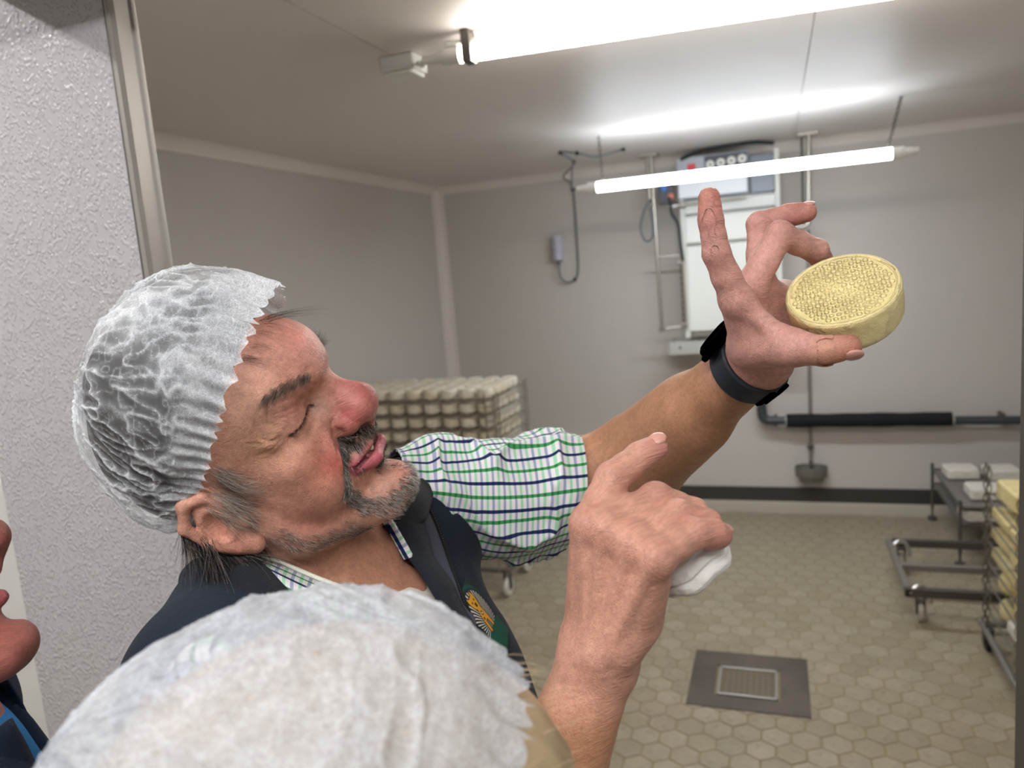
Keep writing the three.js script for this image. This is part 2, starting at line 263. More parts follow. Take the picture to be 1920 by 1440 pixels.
{
  // cooling unit
  const u = group('cooling_unit', [-0.26, 1.0, BACK]), O = [-0.26, 1.0, BACK];
  const B = (a, b, r = 0.004) => box(a.map((x, i) => x - O[i]), b.map((x, i) => x - O[i]), r, 2), L = (p) => p.map((x, i) => x - O[i]);
  const box1 = std(0xa9adb5, 0.4), casing = std(0xe6e6e0, 0.38);
  mesh('rear_casing', B([-0.57, 1.20, BACK], [0.03, 2.31, -5.02], 0.01), casing, u);
  for (const [y0, y1] of [[1.985, 2.06], [1.80, 1.975]]) mesh('front_panel', B([-0.54, y0, -5.03], [0.02, y1, -4.965], 0.012), casing, u);
  mesh('front_panel', B([-0.545, 1.235, -5.03], [-0.02, 1.785, -4.975], 0.012), casing, u);
  for (const [x0, x1] of [[-0.567, -0.535], [0.006, 0.036]]) mesh('corner_post', B([x0, 1.2, -4.995], [x1, 2.325, -4.945], 0.005), std(0xd8d8d0, 0.35), u);
  const cb = mesh('control_box', B([-0.575, 2.075, -5.02], [-0.142, 2.335, -4.93], 0.008), box1, u);
  mesh('lower_cover', B([-0.565, 2.083, -4.935], [-0.150, 2.20, -4.905], 0.006), std(0xdfe3ea, 0.3), cb);
  mesh('label_plate', B([-0.505, 2.243, -4.934], [-0.455, 2.29, -4.927], 0.001), std(0xd3303a, 0.4), cb).userData.label = 'small red label plate';
  mesh('gauge_panel', B([-0.40, 2.228, -4.934], [-0.148, 2.325, -4.924], 0.002), std(0x3c4148, 0.4), cb);
  for (let i = 0; i < 4; i++) {
    const x = -0.366 + i * 0.0632, y = 2.272 + i * 0.004, g = lathe([[0.0075, 0.003], [0.012, 0.007], [0.019, 0.009], [0.025, 0.006], [0.0265, 0]], 24); g.rotateX(PI / 2); g.translate(...L([x, y, -4.925]));
    const k = mesh('gauge', g, std(0xe9e8df, 0.4), cb);
    k.userData.label = 'round white gauge dial';
  }
  mesh('display', B([-0.135, 2.075, -5.0], [0.004, 2.30, -4.955], 0.004), std(0x6d7886, 0.3), u).userData.label = 'grey blue side panel';
  mesh('arched_cable', tube([[-0.545, 2.325, -4.93], [-0.45, 2.352, -4.93], [-0.30, 2.366, -4.93], [-0.12, 2.371, -4.93], [0.01, 2.352, -4.93]].map(L), 0.012, 40, 8), M.black, u);
  // shaft and hinge under the control box
  mesh('shaft', [rod(L([-0.60, 2.045, -4.91]), L([-0.16, 2.05, -4.91]), 0.008), rod(L([-0.56, 2.045, -4.91]), L([-0.53, 2.045, -4.91]), 0.018)], M.steel, u);
  mesh('toggle_lever', B([-0.635, 2.035, -4.93], [-0.575, 2.052, -4.90], 0.006), M.white, u);
  // stainless guide frame at the side
  const gf = mesh('guide_frame', [rod(L([-0.728, 2.37, -4.93]), L([-0.714, 1.262, -4.93]), 0.012), rod(L([-0.755, 2.37, -4.96]), L([-0.752, 2.08, -4.96]), 0.013), rod(L([-0.722, 1.735, -4.93]), L([-0.56, 1.735, -4.94]), 0.0085), rod(L([-0.735, 1.27, -4.93]), L([-0.58, 1.275, -4.94]), 0.0095),
    B([-0.80, 2.366, -4.99], [-0.68, 2.382, -4.88], 0.004), rod(L([-0.714, 1.25, -4.93]), L([-0.714, 1.285, -4.93]), 0.02)], M.steel, u);
  const ch = []; for (let i = 0; i < 19; i++) { const y = 1.31 + i * 0.0195; ch.push(rod(L([-0.572, y, -4.925]), L([-0.572, y + 0.013, -4.925]), i % 2 ? 0.0075 : 0.0105, 8)); }
  mesh('roller_chain', ch, M.darkSteel, u);
  mesh('chain_guide', [B([-0.562, 1.30, -4.945], [-0.548, 1.70, -4.91], 0.003), B([-0.59, 1.69, -4.945], [-0.545, 1.705, -4.9], 0.003), B([-0.59, 1.285, -4.945], [-0.545, 1.30, -4.9], 0.003)], M.steel, u);
  mesh('power_cable', tube([[-0.62, 2.10, -4.90], [-0.61, 2.0, -4.89], [-0.575, 1.93, -4.89], [-0.565, 1.80, -4.89], [-0.556, 1.70, -4.90]].map(L), 0.010, 30, 8), M.cable, u);
  mesh('switch_box', B([-0.69, 2.065, -4.95], [-0.595, 2.205, -4.91], 0.006), std(0x3f454e, 0.45), u);
  for (const [x, y, c, n] of [[-0.655, 2.16, 0x4f7fd0, 'blue switch knob'], [-0.612, 2.105, 0xd9806a, 'orange red switch knob']]) { const k = lathe([[0, 0.016], [0.012, 0.015], [0.02, 0.010], [0.021, 0]], 18); k.rotateX(PI / 2); k.translate(...L([x, y, -4.91])); mesh('switch_knob', k, std(c, 0.35), u).userData.label = n; }
  mesh('coiled_cable', tube([[-0.742, 2.10, -4.91], [-0.79, 2.02, -4.905], [-0.812, 1.92, -4.905], [-0.785, 1.845, -4.905], [-0.742, 1.86, -4.90], [-0.735, 1.95, -4.90], [-0.748, 2.05, -4.90]].map(L), 0.0075, 48, 8), M.greyCable, u);
  // drip tray
  const tr = [B([-0.668, 1.10, -4.905], [0.05, 1.108, -5.16], 0.001), B([-0.668, 1.10, -4.912], [0.05, 1.182, -4.90], 0.002), B([-0.668, 1.10, -5.16], [-0.660, 1.182, -4.905], 0.002), B([0.042, 1.10, -5.16], [0.05, 1.182, -4.905], 0.002)];
  mesh('drip_tray', tr, std(0xc9c9c4, 0.35, { metalness: 0.3 }), u);
  mesh('tray_bolt', rod(L([-0.60, 1.145, -4.902]), L([-0.60, 1.145, -4.894]), 0.008), M.darkSteel, u);
  mesh('mounting_bar', B([-0.5, 1.1, BACK], [0.0, 1.2, -5.15], 0.004), M.steel, u);
  tag(u, 'white cooling unit with four round gauges and drip tray high on the back wall', 'cooling unit');
  // suspension pipe on the right, coming down from the ceiling
  const sp = group('water_pipe', [0.19, 1.8, -4.95]), S = (p) => [p[0] - 0.19, p[1] - 1.8, p[2] + 4.95];
  mesh('riser', bentRod([[0.205, H - 0.004, -4.95], [0.192, 1.845, -4.95], [0.04, 1.838, -4.95]].map(S), 0.014, 0.03, 12), M.steel, sp);
  mesh('ceiling_flange', box(S([0.14, H - 0.014, -5.01]), S([0.255, H, -4.89]), 0.003), M.steel, sp);
  mesh('side_rail', rod(S([0.165, H - 0.004, -4.975]), S([0.165, 1.86, -4.975]), 0.008), M.darkSteel, sp);
  tag(sp, 'bright steel pipe from the ceiling bending to the cooling unit', 'pipe');
  // thin riser with its cup
  const cup = group('drain_cup', [0.18, 0.18, BACK + 0.07]), C = (p) => [p[0] - 0.18, p[1] - 0.18, p[2] - BACK - 0.07];
  mesh('drop_pipe', rod(C([0.196, 1.83, BACK + 0.013]), C([0.18, 0.31, BACK + 0.013]), 0.011), std(0x96918a, 0.4, { metalness: 0.4 }), cup);
  mesh('pipe_clip', rod(C([0.18, 0.40, BACK + 0.02]), C([0.18, 0.425, BACK + 0.02]), 0.02), M.darkSteel, cup); mesh('spout', rod(C([0.18, 0.312, BACK + 0.013]), C([0.18, 0.285, BACK + 0.06]), 0.011), M.darkSteel, cup);
  const bowl = lathe([[0.0, 0], [0.06, 0.003], [0.075, 0.012], [0.082, 0.045], [0.104, 0.05], [0.107, 0.115], [0.101, 0.118], [0.098, 0.056], [0.07, 0.05], [0.06, 0.02], [0, 0.016]], 32); bowl.scale(0.95, 0.98, 0.62);
  mesh('cup', bowl, std(0x7f7d76, 0.45, { metalness: 0.3 }), cup);
  tag(cup, 'grey drain cup on the back wall at the foot of a thin upright pipe', 'drain cup');
  // dark drain pipe with a foam sleeve
  const pz = BACK + 0.082, dp = group('drain_pipe', [0.5, 0.6, pz]), D = (p) => [p[0] - 0.5, p[1] - 0.6, p[2] - pz];
  mesh('pipe', bentRod([[-0.12, 1.094, pz], [-0.113, 0.607, pz], [0.06, 0.604, pz], [RIGHT - 0.002, 0.584, pz]].map(D), 0.027, 0.05, 16), M.pipe, dp);
  mesh('elbow', [bentRod([[-0.118, 0.70, pz], [-0.113, 0.607, pz], [-0.02, 0.606, pz]].map(D), 0.0315, 0.05, 16)], M.pipe, dp);
  const fo = []; const sl = []; for (let i = 0; i <= 26; i++) { const t = i / 26; sl.push([0.0445 + 0.0025 * Math.sin(t * 19) * Math.sin(t * 7), t * 0.955]); } const fs = lathe([[0.027, 0], ...sl, [0.027, 0.955]], 20); fs.rotateZ(-PI / 2); fs.translate(...D([0.035, 0.604, pz])); fo.push(fs);
  mesh('foam_sleeve', fo, M.foam, dp).userData.label = 'black foam insulation sleeve';
  for (const x of [0.028, 0.99]) { const t = lathe([[0.027, 0], [0.041, 0], [0.043, 0.006], [0.041, 0.012], [0.027, 0.012]], 20); t.rotateZ(-PI / 2); t.translate(...D([x, 0.602, pz])); mesh('end_tape', t, std(0xb8b8b0, 0.5), dp); }
  for (const x of [-0.04, 1.25]) mesh('pipe_bracket', box(D([x, 0.57, BACK]), D([x + 0.02, 0.635, pz + 0.02]), 0.002), M.darkSteel, dp);
  tag(dp, 'dark grey drain pipe along the back wall wearing a black foam sleeve', 'pipe');
  // air sensor
  const se = group('air_sensor', [-1.446, 1.77, BACK + 0.05]), rings = [[0, 0], [0.03, 0]];
  for (let i = 0; i < 8; i++) { const y = 0.006 + i * 0.0195; rings.push([0.044, y], [0.045, y + 0.004], [0.044, y + 0.009], [0.034, y + 0.011], [0.034, y + 0.017]); } rings.push([0.04, 0.165], [0.03, 0.174], [0, 0.175]);
  mesh('ribbed_shield', lathe(rings, 28), std(0xd2d0dc, 0.45), se); mesh('wall_bracket', box([-0.012, 0.03, -0.05], [0.012, 0.14, -0.03], 0.002), M.white, se); mesh('plug', lathe([[0.012, -0.03], [0.014, -0.012], [0.014, 0.002], [0, 0.003]].reverse(), 14), M.greyCable, se);
  tag(se, 'small ribbed white air sensor hanging on the back wall left of the cooling unit', 'sensor');
  // cable loop and its clips between lamp, ceiling and sensor
  const lc = group('lamp_cable', [-1.3, 2.0, -5.1]), K = (p) => [p[0] + 1.3, p[1] - 2.0, p[2] + 5.1];
  mesh('wall_cable', tube([[-1.446, 1.745, -5.16], [-1.44, 1.66, -5.16], [-1.40, 1.615, -5.165], [-1.345, 1.63, -5.19], [-1.318, 1.70, -5.2], [-1.312, 1.95, -5.2], [-1.315, 2.24, -5.2], [-1.325, 2.30, -5.17]].map(K), 0.0065, 70, 8), M.greyCable, lc);
  mesh('ceiling_cable', tube([[-1.325, 2.30, -5.17], [-1.30, 2.31, -4.9], [-1.12, 2.33, -4.5], [-1.16, 2.375, -4.35], [-1.08, 2.37, -4.42], [-0.98, 2.35, -4.5], [-0.83, 2.375, -4.55]].map(K), 0.0055, 80, 8), M.greyCable, lc);
  mesh('feed_cable', tube([[-1.12, 2.34, -4.48], [-1.06, 2.25, -4.2], [-1.02, 2.14, -4.02], [-0.985, 2.116, -3.952]].map(K), 0.0055, 30, 8), M.greyCable, lc);
  for (const p of [[-1.345, 1.63, -5.192], [-1.315, 2.25, -5.195], [-1.12, 2.335, -4.49], [-1.16, 2.375, -4.35], [-1.08, 2.37, -4.42], [-0.83, 2.376, -4.55]]) { const g = new THREE.SphereGeometry(0.013, 12, 8); g.translate(...K(p)); mesh('cable_clip', g, M.black, lc); }
  tag(lc, 'thin grey cable looping from the hanging lamp to the wall sensor', 'cable');
}
// ------------------------------------------------------------------ racks, dolly and the cheeses on them
const cheeseSkin = texture(256, 256, (u, v) => { const n = wrapFbm(u, v, 6, 4, 61), g = 0.93 + 0.14 * (n - 0.5); return [g, g * (0.985 + 0.03 * (n - 0.5)), g * (0.95 + 0.06 * (n - 0.5))]; }, true);
const cheeseBump = texture(256, 256, (u, v) => 0.6 * wrapFbm(u, v, 10, 3, 62) + 0.4 * wrapFbm(u, v, 50, 2, 63));
function cheeseMat(c) { return std(c, 0.72, { map: scaled(cheeseSkin, 0.08), bumpMap: scaled(cheeseBump, 0.06), bumpScale: 0.0016 }); }
function roundCheese(r, h, seed, dip = 0.0015) {
  const p = [[0, 0], [r * 0.8, 0.0005], [r * 0.94, 0.003], [r, h * 0.22], [r * 1.015, h * 0.5], [r, h * 0.78], [r * 0.95, h - 0.003], [r * 0.86, h], [r * 0.5, h - dip], [0, h - dip]];
  const g = lathe(p, 30), q = g.attributes.position; for (let i = 0; i < q.count; i++) { const x = q.getX(i), y = q.getY(i), z = q.getZ(i), a = Math.atan2(z, x), s = 1 + 0.035 * (noise3(Math.cos(a) * 2 + seed * 7, Math.sin(a) * 2, y * 40) - 0.5); q.setXYZ(i, x * s, y * (1 + 0.06 * (noise3(x * 25 + seed, z * 25, seed) - 0.5)), z * s); }
  g.computeVertexNormals(); return boxUV(g);
}
function blockCheese(w, h, d, seed, r = 0.012) {
  const g = new RoundedBoxGeometry(w, h, d, 4, r).translate(0, h / 2, 0), q = g.attributes.position; for (let i = 0; i < q.count; i++) { const x = q.getX(i), y = q.getY(i), z = q.getZ(i); q.setXYZ(i, x * (1 + 0.05 * (noise3(y * 30, z * 18, seed) - 0.5)), y * (1 + 0.08 * (noise3(x * 18, z * 18, seed + 3) - 0.5)), z * (1 + 0.05 * (noise3(x * 18, y * 30, seed + 5) - 0.5))); }
  g.computeVertexNormals(); return boxUV(g);
}
function wireTray(w, d, barStep, m, parent, y, x0, z0, r = 0.0028) {       // a level of a wire rack: rim and cross wires
  const geo = [rod([x0, y, z0], [x0 + w, y, z0], r * 1.6, 8), rod([x0, y, z0 - d], [x0 + w, y, z0 - d], r * 1.6, 8), rod([x0, y, z0], [x0, y, z0 - d], r * 1.6, 8), rod([x0 + w, y, z0], [x0 + w, y, z0 - d], r * 1.6, 8), rod([x0, y - 0.012, z0], [x0 + w, y - 0.012, z0], r * 1.3, 8), rod([x0 + w, y - 0.012, z0], [x0 + w, y - 0.012, z0 - d], r * 1.3, 8)];
  for (let x = barStep; x < w - 0.004; x += barStep) geo.push(rod([x0 + x, y - r, z0], [x0 + x, y - r, z0 - d], r, 5));
  return mesh('wire_level', geo, m, parent);
}
function caster(x, z, top, r, m, parent) {
  const c = mesh('caster', [box([x - 0.02, top - 0.012, z - 0.028], [x + 0.02, top, z + 0.028], 0.003), box([x - 0.019, r * 0.75, z - 0.014], [x - 0.014, top - 0.01, z + 0.022], 0.002), box([x + 0.014, r * 0.75, z - 0.014], [x + 0.019, top - 0.01, z + 0.022], 0.002)], M.darkSteel, parent);
  const w = lathe([[r * 0.3, -0.011], [r * 0.85, -0.011], [r, -0.007], [r, 0.007], [r * 0.85, 0.011], [r * 0.3, 0.011]], 22); w.rotateZ(PI / 2); w.translate(x, r, z); mesh('wheel', w, m, c);
}
{
  // tall wire rack near the left wall
  const N = 9, DEP = 5, px = 0.104, pz = 0.0945, x1 = -1.38, z1 = -3.52, wd = N * px + 0.02, dp = DEP * pz + 0.01, x0 = x1 - wd, top = 1.075, tier = 0.0765, tiers = 7;
  const rack = group('wire_rack', [x0, 0, z1]), wire = std(0x938a7e, 0.45, { metalness: 0.35 });
  for (let k = 0; k < 10; k++) wireTray(wd, dp, 0.05, wire, rack, top - k * tier, 0, 0, 0.0019);
  const ladder = (x, z, dx, dz) => { const g = []; for (const s of [0, 1]) g.push(rod([x + dx * s, 0.14, z + dz * s], [x + dx * s, top + 0.03, z + dz * s], 0.0045, 8)); for (let y = 0.2; y < top + 0.03; y += 0.0383) g.push(rod([x, y, z], [x + dx, y, z + dz], 0.003, 6)); return g; };
  for (const [x, z, dx, dz] of [[wd + 0.006, 0.004, 0, -0.045], [wd + 0.006, -dp + 0.02, 0, -0.045], [wd - 0.05, 0.008, 0.045, 0], [-0.006, 0.004, 0, -0.045], [-0.006, -dp + 0.02, 0, -0.045]]) mesh('post_ladder', ladder(x, z, dx, dz), wire, rack);
  mesh('base_frame', [rod([0, 0.15, 0], [wd, 0.15, 0], 0.012), rod([0, 0.15, -dp], [wd, 0.15, -dp], 0.012), rod([0, 0.15, 0], [0, 0.15, -dp], 0.012), rod([wd, 0.15, 0], [wd, 0.15, -dp], 0.012)], M.darkSteel, rack);
  for (const [x, z] of [[wd - 0.02, -0.03], [wd - 0.02, -dp + 0.12], [0.03, -0.03], [0.03, -dp + 0.03]]) caster(x, z, 0.145, 0.056, std(0xd9d7cf, 0.5), rack);
  tag(rack, 'many-levelled wire rack on white wheels filled with small round white cheeses', 'rack');
  const tub = group('plastic_tub', [x1 - 0.13, 0.165, z1 - 0.14]); mesh('tub_body', blockCheese(0.15, 0.075, 0.13, 4, 0.02), std(0xd9bcbb, 0.5), tub); mesh('tub_rim', box([-0.085, 0.066, -0.075], [0.085, 0.078, 0.075], 0.005, 2), std(0xe0c8c6, 0.5), tub);
  tag(tub, 'pale pink plastic tub on the bottom frame of the cheese rack', 'tub');
  const kinds = [0, 1, 2, 3].map((i) => roundCheese(0.0448, 0.052, i + 1)), skins = [0xf2ecdf, 0xeee6d4, 0xf4f0e6].map(cheeseMat), r = rng(8);
  const rowsBack = ['front row', 'second row', 'third row', 'fourth row', 'rear row'], levels2 = ['first', 'second', 'third', 'fourth', 'fifth', 'sixth', 'seventh', 'eighth', 'ninth'];
  const levels = ['topmost', 'second', 'third', 'fourth', 'fifth', 'sixth', 'seventh'];
  for (let k = 0; k < tiers; k++) for (let j = 0; j < DEP; j++) for (let i = 0; i < N; i++) {
    if (k > 0 && j > 1 && i < N - 1) continue;          // behind the outer ones on lower levels nothing shows
    const o = mesh('round_cheese', kinds[(r() * 4) | 0], skins[(r() * 3) | 0]);
    o.position.set(x0 + 0.06 + i * px + (r() - 0.5) * 0.006, top - k * tier + 0.0045, z1 - 0.05 - j * pz + (r() - 0.5) * 0.004); o.rotation.y = r() * 6.28;
    tag(o, 'small round white cheese on the ' + levels[k] + ' rack level, ' + rowsBack[j] + ', ' + levels2[N - 1 - i] + ' from the outer corner', 'cheese', 'round cheeses on the ' + levels[k] + ' rack level');
  }
}
{
  // low dolly frame
  const d = group('dolly_frame', [0.7, 0, -3.85]), m = std(0x57534e, 0.45, { metalness: 0.4 }), l = std(0x96918a, 0.4, { metalness: 0.6 });
  mesh('cross_bar', box([-0.17, 0.135, -0.325], [0.60, 0.175, -0.295], 0.004), m, d); mesh('cross_bar', box([-0.185, 0.14, 0.0], [0.60, 0.172, 0.03], 0.004), l, d); mesh('cross_bar', box([-0.20, 0.135, 0.29], [0.60, 0.175, 0.32], 0.004), m, d);
  mesh('side_bar', box([-0.198, 0.137, -0.325], [-0.172, 0.173, 0.32], 0.004), l, d);
  for (const z of [-0.30, 0.26]) { caster(-0.13, z, 0.137, 0.05, std(0xb9b3a8, 0.4), d); mesh('caster_fork', bentRod([[-0.18, 0.15, z + 0.05], [-0.15, 0.185, z + 0.04], [-0.105, 0.17, z + 0.03], [-0.095, 0.1, z + 0.03]], 0.013, 0.03, 8), std(0xc9c9c6, 0.2, { metalness: 0.9 }), d); }
  for (const z of [-0.30, 0.26]) caster(0.55, z, 0.137, 0.05, std(0xb9b3a8, 0.4), d);
  tag(d, 'empty low steel dolly frame with three cross bars and chrome casters', 'dolly');
  // low shelf with white blocks behind it
  const s = group('low_rack', [0.86, 0, -4.25]), sm = std(0x6f6b66, 0.42, { metalness: 0.6 });
  for (const y of [0.325, 0.235]) { wireTray(0.80, 0.74, 0.07, sm, s, y, 0, 0, 0.003); mesh('shelf_tray', box([0.01, y - 0.006, -0.73], [0.79, y - 0.001, -0.01], 0.001), std(0x8a8580, 0.5, { metalness: 0.4 }), s); }
  for (const [x, z] of [[0, 0], [0, -0.74], [0.8, 0], [0.8, -0.74]]) mesh('post', [rod([x, 0.075, z], [x, 0.36, z], 0.009), rod([x, 0.0, z], [x, 0.075, z], 0.006), rod([x - 0.0, 0.0, z], [x, 0.025, z], 0.024, 12)], M.darkSteel, s);
  tag(s, 'low grey steel rack against the back wall carrying white cheese blocks', 'rack');
  const skin = cheeseMat(0xf4f2ee), kinds = [0, 1, 2].map((i) => blockCheese(0.165, 0.062, 0.155, i + 11, 0.014));
  const put = (x, y, z, t, k, label) => { const o = mesh('cheese_block', kinds[k], skin); o.position.set(x, y, z); o.rotation.y = t; tag(o, label, 'cheese'); };
  put(0.975, 0.329, -4.82, 0.05, 0, 'white cheese block at the outer rear corner of the low rack'); put(1.175, 0.329, -4.80, 0.1, 1, 'white cheese block second along the rear row of the low rack'); put(1.385, 0.329, -4.83, -0.04, 2, 'white cheese block third along the rear row, next to the door jamb');
  put(1.01, 0.329, -4.43, 0.02, 2, 'white cheese block at the front of the low rack, above the lower level'); put(1.21, 0.329, -4.46, -0.05, 0, 'white cheese block in the front row of the low rack behind the wire ladder'); put(1.40, 0.329, -4.60, 0.05, 1, 'white cheese block half hidden behind the door jamb on the low rack');
  put(0.965, 0.239, -4.34, 0.1, 1, 'white cheese block on the lower level of the low rack');
  // wire rack with yellow cheeses beside the door
  const x0 = 0.772, z0 = -2.86, w = 0.6, dd = 0.52, wr = group('wire_rack', [x0, 0, z0]), wm = std(0x8a857c, 0.35, { metalness: 0.75 });
  const tiersY = [0.20, 0.315, 0.40, 0.485, 0.57, 0.665];
  for (const y of tiersY) wireTray(w, dd, 0.03, wm, wr, y, 0, 0, 0.0022);
  const tw = (x, z, s) => { const g = []; for (const c of [0, 1]) for (const o of [0, 1]) { const pts = []; for (let i = 0; i <= 24; i++) pts.push([x + Math.sin(i * PI / 2 + c * PI) * 0.008, 0.10 + i * (0.7 / 24), z - o * 0.05 + Math.cos(i * PI / 2 + c * PI) * 0.008]); g.push(tube(pts, 0.0028, 110, 5)); } for (let y = 0.14; y < 0.8; y += 0.058) g.push(rod([x, y, z], [x, y, z - 0.05], 0.003, 6)); return g; };
  mesh('twisted_ladder', tw(0, -0.01), wm, wr); mesh('twisted_ladder', tw(0, -dd + 0.06), wm, wr); mesh('twisted_ladder', tw(w, -0.01), wm, wr); mesh('twisted_ladder', tw(w, -dd + 0.06), wm, wr);
  mesh('base_rail', [rod([-0.006, 0.105, 0.02], [-0.006, 0.105, -dd - 0.01], 0.013), rod([w + 0.006, 0.105, 0.02], [w + 0.006, 0.105, -dd - 0.01], 0.013), rod([0, 0.105, -dd], [w, 0.105, -dd], 0.013), rod([0, 0.105, 0], [w, 0.105, 0], 0.013)], std(0x9a9792, 0.3, { metalness: 0.7 }), wr);
  for (const [x, z] of [[0.01, -0.02], [0.01, -dd + 0.02], [w - 0.01, -0.02], [w - 0.01, -dd + 0.02]]) caster(x, z, 0.1, 0.042, M.black, wr);
  tag(wr, 'steel wire rack with twisted uprights beside the door jamb, loaded with yellow cheeses', 'rack');
  const yel = cheeseMat(0xeedfa8), pale = cheeseMat(0xeadfb0), white = cheeseMat(0xe9e7e2);
  const yk = [0, 1].map((i) => blockCheese(0.19, 0.075, 0.22, i + 21, 0.012)), slab = [0, 1].map((i) => blockCheese(0.2, 0.045, 0.24, i + 31, 0.01)), wheel = [0, 1].map((i) => roundCheese(0.085, 0.06, i + 41));
  const yput = (g, m, x, y, z, t, label) => { const o = mesh('yellow_cheese', g, m); o.position.set(x0 + x, y + 0.0035, z0 + z); o.rotation.y = t; tag(o, label, 'cheese'); };
  yput(yk[0], yel, 0.125, 0.665, -0.36, 0.06, 'large yellow cheese block on top of the wire rack by the door'); yput(yk[1], yel, 0.13, 0.665, -0.115, -0.05, 'yellow cheese block on top of the wire rack, nearer the door jamb');
  yput(slab[0], yel, 0.12, 0.57, -0.392, 0, 'far yellow cheese slab on the level under the top blocks'); yput(slab[1], pale, 0.125, 0.57, -0.138, 0.04, 'near yellow cheese slab on the level under the top blocks');
  yput(slab[1], yel, 0.12, 0.485, -0.388, 0.02, 'far yellow cheese slab two levels under the top blocks'); yput(slab[0], yel, 0.12, 0.485, -0.135, 0, 'near yellow cheese slab two levels under the top blocks');
  yput(slab[0], pale, 0.12, 0.40, -0.392, -0.01, 'far pale slab just above the cheese wheels'); yput(slab[1], yel, 0.12, 0.40, -0.138, 0, 'near yellow slab just above the cheese wheels');
  yput(wheel[0], yel, 0.10, 0.315, -0.36, 0, 'far yellow cheese wheel on the lower part of the wire rack'); yput(wheel[1], yel, 0.10, 0.315, -0.15, 1, 'near yellow cheese wheel on the lower part of the wire rack');
  yput(wheel[1], pale, 0.105, 0.20, -0.37, 2, 'pale cheese wheel on the lowest level at the far end'); yput(slab[0], white, 0.12, 0.20, -0.15, 0.02, 'white cheese slab on the lowest level of the wire rack');
  const o = mesh('white_cheese', roundCheese(0.06, 0.055, 77), white); o.position.set(x0 + 0.09, 0, z0 - 0.2); tag(o, 'white round cheese on the floor under the wire rack by the door', 'cheese');
}
// ------------------------------------------------------------------ signed-distance modelling
const smin = (a, b, k) => { const h = Math.max(k - Math.abs(a - b), 0) / k; return Math.min(a, b) - h * h * k * 0.25; };
const smax = (a, b, k) => -smin(-a, -b, k);
const sub3 = (a, b) => [a[0] - b[0], a[1] - b[1], a[2] - b[2]], add3 = (a, b) => [a[0] + b[0], a[1] + b[1], a[2] + b[2]], mul3 = (a, s) => [a[0] * s, a[1] * s, a[2] * s];
const dot3 = (a, b) => a[0] * b[0] + a[1] * b[1] + a[2] * b[2], len3 = (a) => Math.hypot(a[0], a[1], a[2]), norm3 = (a) => mul3(a, 1 / (len3(a) || 1)), mix3 = (a, b, t) => [lerp(a[0], b[0], t), lerp(a[1], b[1], t), lerp(a[2], b[2], t)];
const cross3 = (a, b) => [a[1] * b[2] - a[2] * b[1], a[2] * b[0] - a[0] * b[2], a[0] * b[1] - a[1] * b[0]];
function bone(a, b, ra, rb) {            // tapered capsule
  const bx = b[0] - a[0], by = b[1] - a[1], bz = b[2] - a[2], q = bx * bx + by * by + bz * bz || 1e-12;
  const f = (x, y, z) => { const px = x - a[0], py = y - a[1], pz = z - a[2]; let h = (px * bx + py * by + pz * bz) / q; h = h < 0 ? 0 : h > 1 ? 1 : h; const dx = px - bx * h, dy = py - by * h, dz = pz - bz * h; return Math.sqrt(dx * dx + dy * dy + dz * dz) - (ra + (rb - ra) * h); };
  f.at = mix3(a, b, 0.5); f.reach = Math.sqrt(q) / 2 + Math.max(ra, rb); return f;
}
function egg(c, r, rows) {               // ellipsoid, optionally turned (rows: three axes)
  const [a, b, d] = r, m = Math.min(a, b, d);
  const f = (x, y, z) => { let px = x - c[0], py = y - c[1], pz = z - c[2];
    if (rows) { const u = rows[0][0] * px + rows[0][1] * py + rows[0][2] * pz, v = rows[1][0] * px + rows[1][1] * py + rows[1][2] * pz, w = rows[2][0] * px + rows[2][1] * py + rows[2][2] * pz; px = u; py = v; pz = w; }
    const k0 = Math.sqrt((px / a) ** 2 + (py / b) ** 2 + (pz / d) ** 2), k1 = Math.sqrt((px / (a * a)) ** 2 + (py / (b * b)) ** 2 + (pz / (d * d)) ** 2); return k1 < 1e-9 ? -m : k0 * (k0 - 1) / k1; };
  f.at = c; f.reach = Math.max(a, b, d); return f;
}
function triSheet(a, b, c, r) {          // a rounded triangle: skin between fingers
  const ab = sub3(b, a), bc = sub3(c, b), ca = sub3(a, c), n = cross3(ab, sub3(c, a)), s1 = cross3(ab, n), s2 = cross3(bc, n), s3 = cross3(ca, n), nn = dot3(n, n);
  const seg = (p, o, d) => { const h = clamp(dot3(p, d) / dot3(d, d), 0, 1); return (p[0] - d[0] * h) ** 2 + (p[1] - d[1] * h) ** 2 + (p[2] - d[2] * h) ** 2; };
  const f = (x, y, z) => { const pa = [x - a[0], y - a[1], z - a[2]], pb = [x - b[0], y - b[1], z - b[2]], pc = [x - c[0], y - c[1], z - c[2]];
    const inside = dot3(s1, pa) >= 0 && dot3(s2, pb) >= 0 && dot3(s3, pc) >= 0 || (dot3(s1, pa) <= 0 && dot3(s2, pb) <= 0 && dot3(s3, pc) <= 0);
    return Math.sqrt(inside ? dot3(n, pa) ** 2 / nn : Math.min(seg(pa, a, ab), seg(pb, b, bc), seg(pc, c, ca))) - r; };
  f.at = mul3(add3(add3(a, b), c), 1 / 3); f.reach = Math.max(len3(sub3(a, f.at)), len3(sub3(b, f.at)), len3(sub3(c, f.at))) + r; return f;
}
